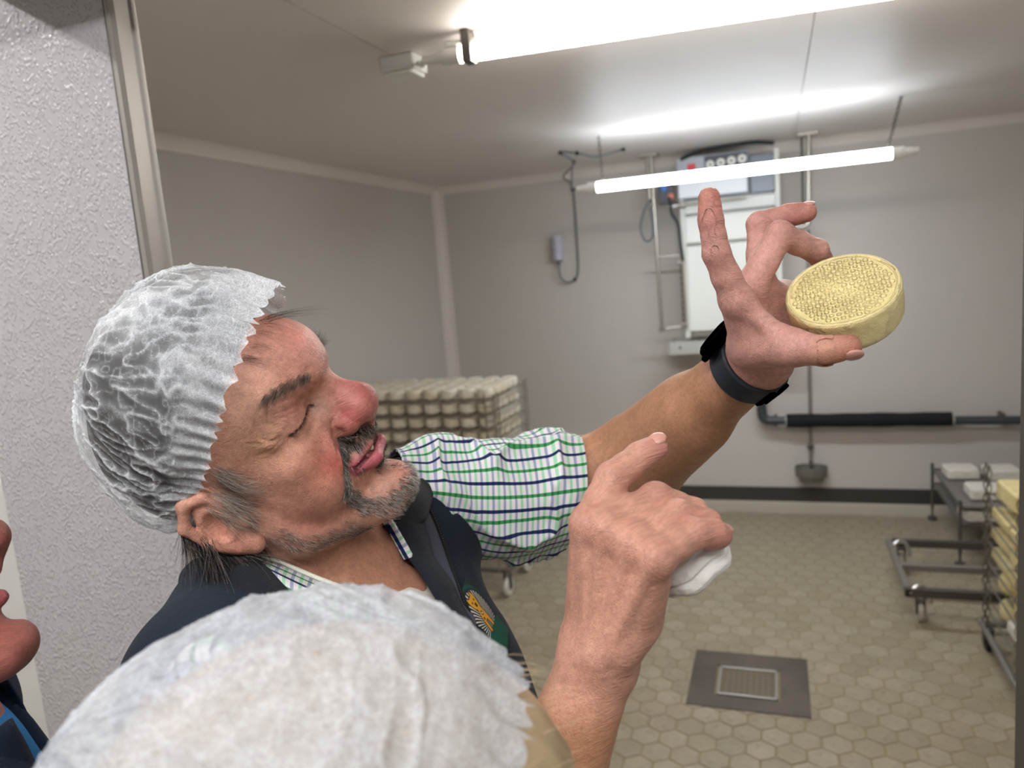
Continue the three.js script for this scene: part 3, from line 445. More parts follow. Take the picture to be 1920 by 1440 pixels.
function polyDist(pts) { const segs = []; for (let i = 0; i + 1 < pts.length; i++) { const a = pts[i], b = pts[i + 1], d = sub3(b, a); segs.push([...a, ...d, dot3(d, d) || 1e-9]); }
  return (x, y, z) => { let m = 1e9; for (const s of segs) { const px = x - s[0], py = y - s[1], pz = z - s[2]; let h = (px * s[3] + py * s[4] + pz * s[5]) / s[6]; h = h < 0 ? 0 : h > 1 ? 1 : h; const q = (px - s[3] * h) ** 2 + (py - s[4] * h) ** 2 + (pz - s[5] * h) ** 2; if (q < m) m = q; } return Math.sqrt(m); }; }
// a list of parts blended in order: [f, k, cut]; near(c, r) keeps only what matters inside a ball
function blend(parts) {
  const P = parts.map(([f, k, cut]) => ({ f, k, cut, c: f.at, r: f.reach }));
  const make = (Q, n = Q.length) => (x, y, z) => { let d = 1e3; for (let i = 0; i < n; i++) { const p = Q[i], v = p.f(x, y, z); d = p.cut ? smax(d, -v, p.k) : smin(d, v, p.k); } return d; };
  const f = make(P);
  f.near = (c, r) => { const d0 = f(...c), far = P.map((p) => p.c ? len3(sub3(c, p.c)) - p.r - r : -1e9);
    const Q = P.filter((p, i) => p.cut ? far[i] < p.k + Math.max(0, r - d0) + r : far[i] < Math.max(0, d0) + r * 2 + p.k * 1.5).map((p) => p.f.near ? { ...p, f: p.f.near(c, r) } : p);
    return Q.length ? make(Q) : () => d0; };
  return f;
}
// surface nets on the cells near the surface; f in metres, cell in metres
function surface(f, lo, hi, cell, within, slack = 1.5) {
  const B = 8, bs = B * cell, blocks = [], f0 = f;
  const walk = (x, y, z, s, f) => { const h = s / 2, d = f(x + h, y + h, z + h); if (Math.abs(d) > h * 1.7321 * slack + cell * 2) return; if (s <= bs * 1.01) { if (!within || within(x + h, y + h, z + h)) blocks.push([x, y, z]); return; }
    const g = f0.near && s <= bs * 8.01 && s > bs * 4.01 ? f0.near([x + h, y + h, z + h], h * 1.7321 + cell * 2) : f; for (let i = 0; i < 8; i++) walk(x + (i & 1) * h, y + ((i >> 1) & 1) * h, z + (i >> 2) * h, h, g); };
  const size = Math.max(hi[0] - lo[0], hi[1] - lo[1], hi[2] - lo[2]); let S = bs; while (S < size) S *= 2;
  walk(lo[0], lo[1], lo[2], S, f);
  const half = bs * 0.5, ball = bs * 0.8661 + cell * 1.5;
  const K = 1 << 15, index = new Map(), pos = [], cells = [], n1 = B + 1, val = new Float32Array(n1 ** 3), corner = [0, 1, n1, n1 + 1, n1 * n1, n1 * n1 + 1, n1 * n1 + n1, n1 * n1 + n1 + 1];
  const whole = f, P0 = [], N0 = [];
  for (const [bx, by, bz] of blocks) {
    const f = whole.near ? whole.near([bx + half, by + half, bz + half], ball) : whole, first = pos.length;
    let any = 0, all = 1;
    for (let k = 0, o = 0; k < n1; k++) for (let j = 0; j < n1; j++) for (let i = 0; i < n1; i++, o++) { const v = f(bx + i * cell, by + j * cell, bz + k * cell); val[o] = v; if (v < 0) any = 1; else all = 0; }
    if (!any || all) continue;
    const I = Math.round((bx - lo[0]) / cell), Jj = Math.round((by - lo[1]) / cell), Kk = Math.round((bz - lo[2]) / cell);
    for (let k = 0; k < B; k++) for (let j = 0; j < B; j++) for (let i = 0; i < B; i++) {
      const o = i + j * n1 + k * n1 * n1; let mask = 0; for (let c = 0; c < 8; c++) if (val[o + corner[c]] < 0) mask |= 1 << c;
      if (mask === 0 || mask === 255) continue;
      let sx = 0, sy = 0, sz = 0, cnt = 0;
      for (let c = 0; c < 8; c++) for (let ax = 0; ax < 3; ax++) { if (c & (1 << ax)) continue; const e = c | (1 << ax), a = val[o + corner[c]], b = val[o + corner[e]]; if ((a < 0) === (b < 0)) continue; const t = a / (a - b); sx += (c & 1) + (ax === 0 ? t : 0); sy += ((c >> 1) & 1) + (ax === 1 ? t : 0); sz += (c >> 2) + (ax === 2 ? t : 0); cnt++; }
      const gi = I + i, gj = Jj + j, gk = Kk + k; index.set(gi + gj * K + gk * K * K, pos.length / 3); pos.push(lo[0] + (gi + sx / cnt) * cell, lo[1] + (gj + sy / cnt) * cell, lo[2] + (gk + sz / cnt) * cell); cells.push(gi, gj, gk, mask);
    }
      const e = cell * 0.5;
    for (let v = first; v < pos.length; v += 3) for (let pass = 0; pass < 2; pass++) {
      const x = pos[v], y = pos[v + 1], z = pos[v + 2], gx = f(x + e, y, z) - f(x - e, y, z), gy = f(x, y + e, z) - f(x, y - e, z), gz = f(x, y, z + e) - f(x, y, z - e), l = Math.hypot(gx, gy, gz) || 1;
      if (pass) N0.push(gx / l, gy / l, gz / l); else { const d = clamp(f(x, y, z) * Math.min(1, 2 * e / l), -cell * 0.7, cell * 0.7); pos[v] -= gx / l * d; pos[v + 1] -= gy / l * d; pos[v + 2] -= gz / l * d; }
    }
  }
  const idx = [], key = (a, b, c) => index.get(a + b * K + c * K * K);
  for (let v = 0; v < cells.length / 4; v++) {
    const i = cells[v * 4], j = cells[v * 4 + 1], k = cells[v * 4 + 2], m = cells[v * 4 + 3], s0 = m & 1;
    for (let ax = 0; ax < 3; ax++) {
      const s1 = (m >> (1 << ax)) & 1; if (s0 === s1) continue;
      const q = ax === 0 ? [key(i, j - 1, k - 1), key(i, j, k - 1), v, key(i, j - 1, k)] : ax === 1 ? [key(i - 1, j, k - 1), key(i - 1, j, k), v, key(i, j, k - 1)] : [key(i - 1, j - 1, k), key(i, j - 1, k), v, key(i - 1, j, k)];
      if (q.some((a) => a === undefined)) continue;
      if (s0) idx.push(q[0], q[1], q[2], q[0], q[2], q[3]); else idx.push(q[0], q[2], q[1], q[0], q[3], q[2]);
    }
  }
  return { P: new Float32Array(pos), N: new Float32Array(N0), idx };
}
function onSurface(f, p, steps = 6, e = 0.0006) {        // nearest surface point and its normal
  let q = [...p], n = [0, 1, 0];
  for (let i = 0; i < steps; i++) { const [x, y, z] = q, g = [f(x + e, y, z) - f(x - e, y, z), f(x, y + e, z) - f(x, y - e, z), f(x, y, z + e) - f(x, y, z - e)], l = len3(g) || 1; n = mul3(g, 1 / l); const d = f(x, y, z) / Math.max(0.4, l / (2 * e)); q = sub3(q, mul3(n, d)); }
  return { p: q, n };
}
// head in its own millimetres: x to the person's left, y up, z out of the face; origin between the ears
function headField(o = {}) {
  const nose = o.nose ?? 1, P = [], add = (f, k, cut) => P.push([f, k, cut]), both = (mk, k, cut) => { add(mk(-1), k, cut); add(mk(1), k, cut); };
  add(egg([0, 50, 3], [75, 86, 93]), 1);
  add(egg([0, 52, 46], [66, 50, 66]), 12);                                   // forehead
  add(egg([0, -22, 26], [62, 84, 57]), 14);                                  // face mass
  both((s) => bone([s * 52, -40, 2], [s * 50, -66, 18], 14, 13), 16);        // jaw angle
  both((s) => bone([s * 50, -66, 18], [s * 16, -94, 72], 13, 15), 16);       // jaw line
  add(egg([0, -89, 80], [25, 20, 22]), 12);                                  // chin
  add(bone([0, -72, 84], [0, -88, 86], 12, 16), 10);
  add(egg([0, -44, 63], [31, 28, 32]), 10); add(bone([-11, -30, 92], [11, -30, 92], 6, 6), 8);                                  // muzzle
  both((s) => egg([s * 46, -5, 56], [21, 18, 22]), 16);                      // cheekbone
  both((s) => egg([s * 44, -32, 52], [20, 28, 28]), 12);                     // cheek
  both((s) => bone([s * 12, 42, 95], [s * 46, 50, 74], 10, 9), 10);          // brow ridge
  add(egg([0, 46, 92], [16, 12, 14]), 10);
  both((s) => egg([s * 36, 19, 98], [20, 12.5, 15]), 12, true);                // eye socket
  both((s) => egg([s * 37, 23, 67], [20, 17, 18.5]), 7); both((s) => bone([s * 25, 4, 80], [s * 34, -26, 77], 8.5, 9.5), 9);                   // lids over the eyeball
  both((s) => bone([s * 47, 34, 74], [s * 57, 24, 60], 6, 5), 13);          // hooded outer lid
  both((s) => bone([s * 22, 5, 79], [s * 50, 6, 66], 6, 5.5), 11);              // lower bag
  // nose
  add(bone([0, 34, 92], [0, 12, 101], 8, 8.5), 9);
  add(bone([0, 16, 99], [0, -4, 107], 9, 12), 9);
  add(egg([0, -7, 107], [18.5 * nose, 16 * nose, 17.5 * nose]), 9);
  both((s) => egg([s * 7, -9, 109], [10, 10, 11]), 6);
  both((s) => egg([s * 17.5, -11, 96], [9.5, 10.5, 14]), 4);                 // wings
  add(bone([0, -20, 108], [0, -30, 100], 6, 7), 6);
  both((s) => egg([s * 8.5, -24, 103], [4.2, 5, 6]), 2, true);                 // nostrils
  // lips
  add(bone([-28, -43, 81], [-11, -38.5, 94.5], 3.5, 5.2), 4); add(bone([-11, -38.5, 94.5], [11, -38.5, 94.5], 5.2, 5.2), 4); add(bone([11, -38.5, 94.5], [28, -43, 81], 5.5, 3.5), 4);
  add(bone([-27, -47, 81], [-12, -53, 92.5], 3.6, 7.2), 4); add(bone([-12, -53, 92.5], [12, -53, 92.5], 7.2, 7.2), 4); add(bone([12, -53, 92.5], [27, -47, 81], 7.2, 3.6), 4);
  const gap = o.mouth ?? 2.9;
  add(bone([-29, -44.8, 84], [-14, -45, 99], 0.6, gap), 1.5, true); add(bone([-14, -45, 99], [14, -45, 99], gap, gap), 1.5, true); add(bone([14, -45, 99], [29, -44.8, 84], gap, 0.6), 1.5, true);
  add(bone([-15, -45, 93], [15, -45, 93], gap, gap), 1.5, true);
  // groove under the lower lip, folds beside the mouth
  add(bone([-12, -67, 98], [12, -67, 98], 6, 6), 8, true);
  both((s) => bone([s * 27, -12, 91], [s * 33, -34, 86], 3.5, 4.5), 7, true);
  both((s) => bone([s * 33, -34, 86], [s * 39, -60, 72], 4.5, 3), 7, true);
  // ears
  for (const s of [-1, 1]) {
    const e = (x, y, z) => [s * (x - 2), y - 4, z + 5];
    add(egg(e(76, -4, -16), [9, 30, 17], [[s * 0.9, 0, 0.42], [0, 1, 0.12], [-s * 0.42, -0.12, 0.9]]), 6);
    add(bone(e(73, 6, -3), e(79, 24, -10), 3.2, 4.2), 4); add(bone(e(79, 24, -10), e(84, 27, -24), 4.2, 4.4), 4); add(bone(e(84, 27, -24), e(88, 12, -34), 4.4, 4.2), 4); add(bone(e(88, 12, -34), e(86, -12, -31), 4.2, 3.8), 4); add(bone(e(86, -12, -31), e(80, -28, -18), 3.8, 5), 5);
    add(egg(e(76.5, -33, -9), [6.5, 9, 9.5]), 6);                              // lobe
    add(egg(e(85, -2, -15), [6, 14, 8.5]), 3, true); add(bone(e(87, 14, -17), e(89, -4, -27), 2.6, 2.2), 3, true);
    add(egg(e(73, -12, -2), [4.5, 7, 5]), 5);                                  // tragus
  }
  both((s) => bone([s * 12, 24, 89], [s * 16, 4, 89], 6.5, 6.5), 8);
  // slit of the eye, laid on the lid
  const closed = blend(P), slits = [];
  for (const s of [-1, 1]) { const w = s < 0 ? (o.squint ?? 1.2) : 1.7, q = [[19, 20, 85], [25, 20, 87], [34, 19, 86], [44, 18, 81], [53, 20, 72]].map(([x, y, z]) => onSurface(closed, [s * x, y, z], 4, 0.5).p), r = [0.5, w * 1.25, w, w * 0.7, 0.4]; slits.push(q); for (let i = 0; i < 4; i++) P.push([bone(q[i], q[i + 1], r[i], r[i + 1]), 0.8, true]); }
  const core = blend(P);
  // wrinkles: [points, depth, width]
  const W = (o.wrinkles ?? []).map(([pts, depth, width]) => { const f = polyDist(pts); let c = [0, 0, 0]; pts.forEach((p) => c = add3(c, p)); c = mul3(c, 1 / pts.length); return { f, depth, width, c, r: Math.max(...pts.map((p) => len3(sub3(p, c)))) + width * 3 }; });
  const rough = o.rough ?? 0.4;
  const make = (core, W) => (x, y, z) => { let d = core(x, y, z); if (d > 12 || d < -12) return d;
    for (const w of W) { if ((x - w.c[0]) ** 2 + (y - w.c[1]) ** 2 + (z - w.c[2]) ** 2 > w.r * w.r) continue; const q = w.f(x, y, z) / w.width; if (q < 3) d += w.depth * Math.exp(-q * q); }
    return d + rough * (0.35 * (noise3(x * 0.35, y * 0.35, z * 0.35) - 0.5) + 0.22 * (noise3(x * 0.9, y * 0.9, z * 0.9) - 0.5)); };
  const f = make(core, W); f.slits = slits; f.near = (c, r) => make(core.near(c, r), W.filter((w) => len3(sub3(c, w.c)) < w.r + r)); return f;
}
// ------------------------------------------------------------------ the man: skeleton (metres in the room) and skin field
const J = {
  lElbow: [-0.1634, 1.4696, -0.851], lWrist: [-0.0163, 1.61, -0.6982], lIdx0: [-0.0317, 1.6648, -0.6409], lIdx1: [-0.0446, 1.7039, -0.6251],
  lIdx2: [-0.048, 1.7297, -0.6236], lIdx3: [-0.0485, 1.7472, -0.6239], lMid0: [-0.0219, 1.6725, -0.6682], lMid1: [0.0037, 1.715, -0.6851],
  lMid2: [0.0332, 1.699, -0.7127], lMid3: [0.0419, 1.6841, -0.735], lRin0: [-0.0138, 1.6731, -0.6949], lRin1: [-0.0128, 1.7264, -0.711],
  lRin2: [0.0114, 1.7318, -0.7206], lRin3: [0.0265, 1.7331, -0.722], lPin0: [-0.0032, 1.6596, -0.7149], lPin1: [0.0122, 1.6632, -0.7672],
  lPin2: [0.0213, 1.6447, -0.7677], lPin3: [0.0253, 1.6335, -0.7534], lCar0: [-0.0236, 1.6224, -0.6695], lCar1: [-0.0174, 1.6224, -0.6868],
  lCar2: [-0.0111, 1.6188, -0.7035], lCar3: [-0.0059, 1.6135, -0.7175], lThu0: [-0.0124, 1.6276, -0.6593], lThu1: [0.011, 1.6237, -0.6371],
  lThu2: [0.0338, 1.6221, -0.6214], lThu3: [0.0508, 1.6246, -0.6216], lWebA: [-0.0234, 1.668, -0.6444], lWebB: [-0.0092, 1.6449, -0.6492],
  lWebC: [0.0152, 1.6274, -0.6413], lWebD: [-0.0115, 1.6351, -0.6737], lHyp0: [-0.0035, 1.6164, -0.721], lHyp1: [0.006, 1.6578, -0.7351],
  cheeseC: [0.049, 1.6676, -0.663], rWrist: [-0.1127, 1.4563, -0.4287], rIdx0: [-0.1138, 1.5411, -0.4372], rIdx1: [-0.1029, 1.5653, -0.4578],
  rIdx2: [-0.0882, 1.5752, -0.4754], rIdx3: [-0.0786, 1.5794, -0.4849], rMid0: [-0.1031, 1.5416, -0.4304], rMid1: [-0.0766, 1.5505, -0.4629],
  rMid2: [-0.0551, 1.5378, -0.4762], rMid3: [-0.0488, 1.5302, -0.4698], rRin0: [-0.0859, 1.5352, -0.4238], rRin1: [-0.0614, 1.544, -0.4512],
  rRin2: [-0.0455, 1.5362, -0.4611], rRin3: [-0.0434, 1.5305, -0.4524], rPin0: [-0.0714, 1.5302, -0.4164], rPin1: [-0.0504, 1.5381, -0.4382],
  rPin2: [-0.0408, 1.5347, -0.4487], rPin3: [-0.0374, 1.532, -0.4527], rCar0: [-0.1241, 1.4639, -0.4365], rCar1: [-0.1146, 1.4665, -0.4296],
  rCar2: [-0.1051, 1.4698, -0.4228], rCar3: [-0.0962, 1.4727, -0.419], rHyp0: [-0.0866, 1.4839, -0.4317], rHyp1: [-0.0762, 1.5118, -0.429],
  rUlna: [-0.1091, 1.4677, -0.4103], rThu0: [-0.1228, 1.4651, -0.4565], rThu1: [-0.1148, 1.473, -0.4907], rThu2: [-0.0968, 1.471, -0.5184],
  rThu3: [-0.0789, 1.4716, -0.5293], white: [-0.0578, 1.5082, -0.4566], rElbow: [-0.2032, 1.2258, -0.358], rShoulder: [-0.3784, 1.4036, -0.3866],
  lShoulder: [-0.3739, 1.4448, -0.7493], neckBase: [-0.389, 1.3938, -0.5941], chest: [-0.3455, 1.2177, -0.5416], belly: [-0.3083, 1.037, -0.5056],
  hips: [-0.3384, 0.878, -0.4916], lShoulderIn: [-0.3869, 1.4464, -0.6804], rShoulderIn: [-0.3826, 1.4115, -0.4615],
};
const HEAD = { rows: [[-0.30758, -0.33934, 0.88896], [0.34358, 0.83161, 0.43633], [-0.88733, 0.43963, -0.13919]], pos: [-0.4289, 1.564, -0.5148] };
const headToRoom = (p, h = HEAD) => [0, 1, 2].map((i) => h.pos[i] + (h.rows[i][0] * p[0] + h.rows[i][1] * p[1] + h.rows[i][2] * p[2]) / 1000);
const roomToHead = (p, h = HEAD) => { const q = sub3(p, h.pos); return [0, 1, 2].map((j) => (h.rows[0][j] * q[0] + h.rows[1][j] * q[1] + h.rows[2][j] * q[2]) * 1000); };
const bodyL = norm3(sub3(J.lShoulder, J.rShoulder)), bodyU = norm3(sub3([-0.03, 1, -0.05], mul3(bodyL, dot3([-0.03, 1, -0.05], bodyL)))), bodyF = cross3(bodyL, bodyU);
const inBody = (o, l, u, f) => add3(o, add3(add3(mul3(bodyL, l), mul3(bodyU, u)), mul3(bodyF, f)));
const manWrinkles = [
  [[[-58, 52, 78], [-63, 48, 69], [-64, 42, 64], [-63, 31, 59], [-63, 25, 63], [-60, 23, 70]], 0.9, 1.7], [[[-58, 50, 80], [-60, 38, 71], [-59, 32, 71]], 0.6, 1.2],
  [[[-55, 46, 84], [-49, 42, 90], [-40, 36, 94], [-32, 30, 90]], 1.0, 1.5], [[[-57, 40, 78], [-50, 35, 87], [-40, 31, 91]], 0.5, 1.0], [[[-57, 35, 77], [-50, 31, 85], [-42, 28, 88]], 0.4, 0.9],
  [[[-66, 34, 49], [-64, 26, 58], [-60, 23, 70]], 0.7, 1.2], [[[-64, 20, 44], [-63, 19, 57], [-60, 21, 68]], 0.8, 1.4], [[[-66, 26, 44], [-65, 22, 56], [-61, 22, 68]], 0.4, 0.9],
  [[[-57, 19, 74], [-52, 11, 76], [-44, 14, 83], [-32, 18, 86]], 0.45, 1.8], [[[-60, 19, 70], [-58, 10, 71], [-43, 6, 81], [-30, 10, 86]], 0.35, 2.4], [[[-58, 14, 72], [-52, 2, 74], [-50, -8, 78]], 0.4, 1.2], [[[-50, 10, 79], [-46, 0, 80]], 0.4, 0.9], [[[-44, 11, 83], [-40, 2, 84]], 0.4, 0.9],
  [[[-34, 47, 103], [-28, 47, 106], [-24, 47, 108]], 0.8, 1.6], [[[-32, 41, 102], [-27, 37, 101], [-22, 32, 100]], 0.8, 1.5], [[[-12, 33, 101], [0, 36, 104], [12, 33, 101]], 0.6, 1.8], [[[-36, 39, 99], [-23, 29, 94], [-18, 22, 90]], 0.5, 1.4],
  [[[-20, 1, 92], [-25, -3, 91], [-26, -12, 89]], 0.9, 1.4], [[[-26, -11, 87], [-35, -18, 86], [-43, -26, 84]], 0.7, 2.2],
  [[[-30, -44, 81], [-32, -54, 74], [-34, -64, 69], [-42, -74, 60]], 1.2, 2.6], [[[-19, 1, 100], [-24, -8, 105], [-22, -14, 108]], 0.7, 2.0],
  [[[-37, -96, 56], [-31, -116, 35], [-36, -145, 30], [-44, -170, 20]], 1.4, 2.6], [[[-50, -88, 44], [-46, -106, 24], [-54, -126, 20], [-58, -150, 10]], 1.2, 2.6], [[[-67, -67, 14], [-56, -96, 10], [-62, -123, 10]], 0.9, 3], [[[-66, -52, 14], [-64, -70, 22], [-45, -102, 26]], 0.9, 3],
  [[[-44, 76, 84], [-20, 82, 99], [10, 84, 102]], 0.35, 1.8], [[[-40, 64, 96], [-14, 70, 108], [16, 72, 109]], 0.35, 1.8], [[[-24, 58, 107], [-10, 56, 111], [1, 57, 112]], 0.5, 1.5],
].flatMap(([p, d, w]) => p.some((q) => q[0] > 0) ? [[p, d * 0.95, w]] : [[p, d * 0.95, w], [p.map(([x, y, z]) => [-x, y, z]), d * 0.95, w]]);
const manHead = headField({ nose: 1.06, squint: 0.95, wrinkles: manWrinkles });
const handDir = (a, b) => norm3(sub3(b, a));
function finger(list, pts, radii, k = 0.0035, waist = 0.0006) {       // a chain of tapered bones, a little slimmer between the joints
  for (let i = 0; i + 1 < pts.length; i++) { const m = mix3(pts[i], pts[i + 1], 0.5), r = (radii[i] + radii[i + 1]) / 2 - waist; list.push([bone(pts[i], m, radii[i], r), i ? k : 0.006], [bone(m, pts[i + 1], r, radii[i + 1]), k]); }
}
const manSkin = (() => {
  const hs = 0.001, head = (x, y, z) => { const q = roomToHead([x, y, z]); return manHead(q[0], q[1], q[2]) * hs; }; head.at = headToRoom([0, 10, 10]); head.reach = 0.165; head.near = (c, r) => { const g = manHead.near(roomToHead(c), r * 1000); return (x, y, z) => { const q = roomToHead([x, y, z]); return g(q[0], q[1], q[2]) * hs; }; };
  const N0 = headToRoom([0, -45, -16]), N1 = headToRoom([0, -125, -18]), N2 = headToRoom([0, -205, -34]);
  const A = [[head, 0.001], [bone(N0, N1, 0.054, 0.056), 0.02], [bone(N1, N2, 0.056, 0.060), 0.02],
    [bone(headToRoom([-50, -48, -22]), headToRoom([-14, -188, 30]), 0.011, 0.009), 0.014], [bone(headToRoom([50, -48, -22]), headToRoom([14, -188, 30]), 0.011, 0.009), 0.014],      // neck muscles
    [egg(headToRoom([0, -148, 32]), [0.011, 0.011, 0.011]), 0.016]];
  for (const [x0, x1] of [[-14, -10], [10, 8]]) A.push([bone(headToRoom([x0, -112, 38]), headToRoom([x1, -178, 30]), 0.004, 0.004), 0.006]);
  // trunk under the clothes
  const sh = mix3(J.lShoulder, J.rShoulder, 0.5), ch = inBody(sh, 0, -0.20, 0.01), be = inBody(sh, 0, -0.38, 0.03), hip = inBody(sh, 0, -0.54, 0);
  const rows = [bodyL, bodyU, bodyF];
  A.push([egg(ch, [0.160, 0.20, 0.105], rows), 0.05], [egg(be, [0.150, 0.19, 0.118], rows), 0.06], [egg(hip, [0.16, 0.13, 0.115], rows), 0.05]);
  A.push([bone(N2, J.lShoulder, 0.05, 0.05), 0.04], [bone(N2, J.rShoulder, 0.05, 0.05), 0.04]);
  // arms
  const eL = J.lElbow, wL = J.lWrist, eR = J.rElbow, wR = J.rWrist;
  A.push([bone(J.lShoulder, eL, 0.054, 0.042), 0.03], [bone(eL, wL, 0.044, 0.029), 0.03], [bone(mix3(eL, wL, 0.12), mix3(eL, wL, 0.5), 0.047, 0.038), 0.03], [egg(add3(eL, [0.004, -0.012, 0.0]), [0.040, 0.040, 0.040]), 0.02]);
  A.push([bone(J.rShoulder, eR, 0.056, 0.042), 0.03], [bone(eR, wR, 0.044, 0.0235), 0.03], [bone(mix3(eR, wR, 0.15), mix3(eR, wR, 0.6), 0.046, 0.033), 0.03], [egg(J.rUlna, [0.0085, 0.0085, 0.0085]), 0.012]);
  // left hand
  const L = [];
  const cL = [J.lCar0, J.lCar1, J.lCar2, J.lCar3], mL = [J.lIdx0, J.lMid0, J.lRin0, J.lPin0];
  for (let i = 0; i < 4; i++) { L.push([bone(wL, cL[i], 0.024, 0.0155), 0.012]); L.push([bone(cL[i], mL[i], 0.0155, [0.0125, 0.0122, 0.0118, 0.011][i]), 0.011]); }
  finger(L, [J.lIdx0, J.lIdx1, J.lIdx2, J.lIdx3], [0.0134, 0.0108, 0.0100, 0.0088]);
  finger(L, [J.lMid0, J.lMid1, J.lMid2, J.lMid3], [0.0134, 0.0116, 0.0104, 0.0088]);
  finger(L, [J.lRin0, J.lRin1, J.lRin2, J.lRin3], [0.0126, 0.0109, 0.0099, 0.0087]);
  finger(L, [J.lPin0, J.lPin1, J.lPin2, J.lPin3], [0.0108, 0.0088, 0.0079, 0.0074]);
  L.push([bone(J.lThu0, J.lThu1, 0.0185, 0.0135), 0.012], [bone(J.lCar0, J.lThu1, 0.015, 0.012), 0.01]);
  finger(L, [J.lThu1, J.lThu2, J.lThu3], [0.0138, 0.0118, 0.0102]);
  L.push([triSheet(J.lIdx0, J.lThu1, J.lCar0, 0.007), 0.01], [triSheet(J.lPin0, J.lHyp0, J.lMid0, 0.010), 0.01], [triSheet(J.lHyp1, J.lHyp0, J.lRin0, 0.010), 0.01], [bone(J.lWebA, J.lWebB, 0.0032, 0.0032), 0.008], [bone(J.lWebB, J.lWebC, 0.0032, 0.0035), 0.008], [bone(J.lHyp0, J.lHyp1, 0.0165, 0.0155), 0.012]);
  // right hand
  const cR = [J.rCar0, J.rCar1, J.rCar2, J.rCar3], mR = [J.rIdx0, J.rMid0, J.rRin0, J.rPin0], back = norm3(sub3(camera.position ? [camera.position.x - 0.06, camera.position.y, camera.position.z] : [-0.06, 1.7, 0], J.rMid0));
  for (let i = 0; i < 4; i++) { L.push([bone(wR, cR[i], 0.021, 0.0135), 0.010]); L.push([bone(cR[i], mR[i], 0.0122, [0.0118, 0.0118, 0.0112, 0.0104][i]), 0.008]); }
  finger(L, [J.rIdx0, J.rIdx1, J.rIdx2, J.rIdx3], [0.0122, 0.0112, 0.0094, 0.0082]);
  finger(L, [J.rMid0, J.rMid1, J.rMid2, J.rMid3], [0.0124, 0.0112, 0.0095, 0.0085]);
  finger(L, [J.rRin0, J.rRin1, J.rRin2, J.rRin3], [0.0116, 0.0104, 0.009, 0.0082]);
  finger(L, [J.rPin0, J.rPin1, J.rPin2, J.rPin3], [0.0106, 0.0094, 0.0083, 0.0076]);
  for (let i = 0; i < 4; i++) { L.push([egg(add3(mR[i], mul3(back, 0.0035)), [0.0090, 0.0090, 0.0090]), 0.008]); L.push([bone(add3(mix3(cR[i], wR, 0.5), mul3(back, 0.0170)), add3(mR[i], mul3(back, 0.0115)), 0.0028, 0.0030), 0.0055]); }   // knuckles and tendons
  L.push([bone(J.rHyp0, J.rHyp1, 0.0160, 0.0112), 0.012], [bone(J.rThu0, J.rThu1, 0.017, 0.0135), 0.012], [triSheet(J.rIdx0, J.rThu1, J.rCar0, 0.008), 0.01]);
  finger(L, [J.rThu1, J.rThu2, J.rThu3], [0.0135, 0.0118, 0.010]);
  // legs
  const kn = (s) => add3(hip, [0.03, -0.42, -s * 0.10]);
  for (const s of [1, -1]) { const h = inBody(hip, s * 0.09, -0.03, 0), k = [h[0] + 0.015, 0.49, h[2] - s * 0.0], a = [h[0] - 0.005, 0.085, h[2]]; L.push([bone(h, k, 0.075, 0.052), 0.03], [bone(k, a, 0.05, 0.036), 0.02], [bone(a, [a[0] + 0.14, 0.03, a[2]], 0.034, 0.026), 0.02]); }
  const all = blend([...A, ...L]);
  const make = (all) => (x, y, z) => { const d = all(x, y, z); if (d > 0.01 || d < -0.01) return d; return d + 0.00016 * (noise3(x * 420, y * 420, z * 420) - 0.5) + 0.0005 * (noise3(x * 110, y * 110, z * 110) - 0.5); };
  const f = make(all); f.near = (c, r) => make(all.near(c, r)); return f;
})();

// the trunk that the vest and the shirt follow
const trunk = (grow) => { const sh = mix3(J.lShoulder, J.rShoulder, 0.5), rows = [bodyL, bodyU, bodyF], N2 = headToRoom([0, -205, -34]);
  return blend([[egg(inBody(sh, 0, -0.20, 0.015), [0.160 + grow, 0.20 + grow, 0.112 + grow], rows), 0.05], [egg(inBody(sh, 0, -0.38, 0.04), [0.150 + grow, 0.20 + grow, 0.122 + grow], rows), 0.06], [egg(inBody(sh, 0, -0.54, 0), [0.16 + grow, 0.13 + grow, 0.118 + grow], rows), 0.05],
    [bone(mix3(N2, J.lShoulder, 0.15), mix3(N2, J.lShoulder, 0.96), 0.050 + grow, 0.054 + grow), 0.05], [bone(mix3(N2, J.rShoulder, 0.15), mix3(N2, J.rShoulder, 0.9), 0.050 + grow, 0.052 + grow), 0.05], [bone(inBody(N2, -0.02, 0.012, -0.06), inBody(J.rShoulder, 0.03, 0.008, -0.035), 0.045 + grow, 0.042 + grow), 0.05], [bone(inBody(N2, 0.02, 0.01, -0.06), inBody(J.lShoulder, -0.06, 0.0, -0.03), 0.045 + grow, 0.04 + grow), 0.05], [bone([-0.4448, 1.4355, -0.4857], [-0.4123, 1.405, -0.4297], 0.034 + grow, 0.036 + grow), 0.04]], 1); };
const vestCore = trunk(0.016);
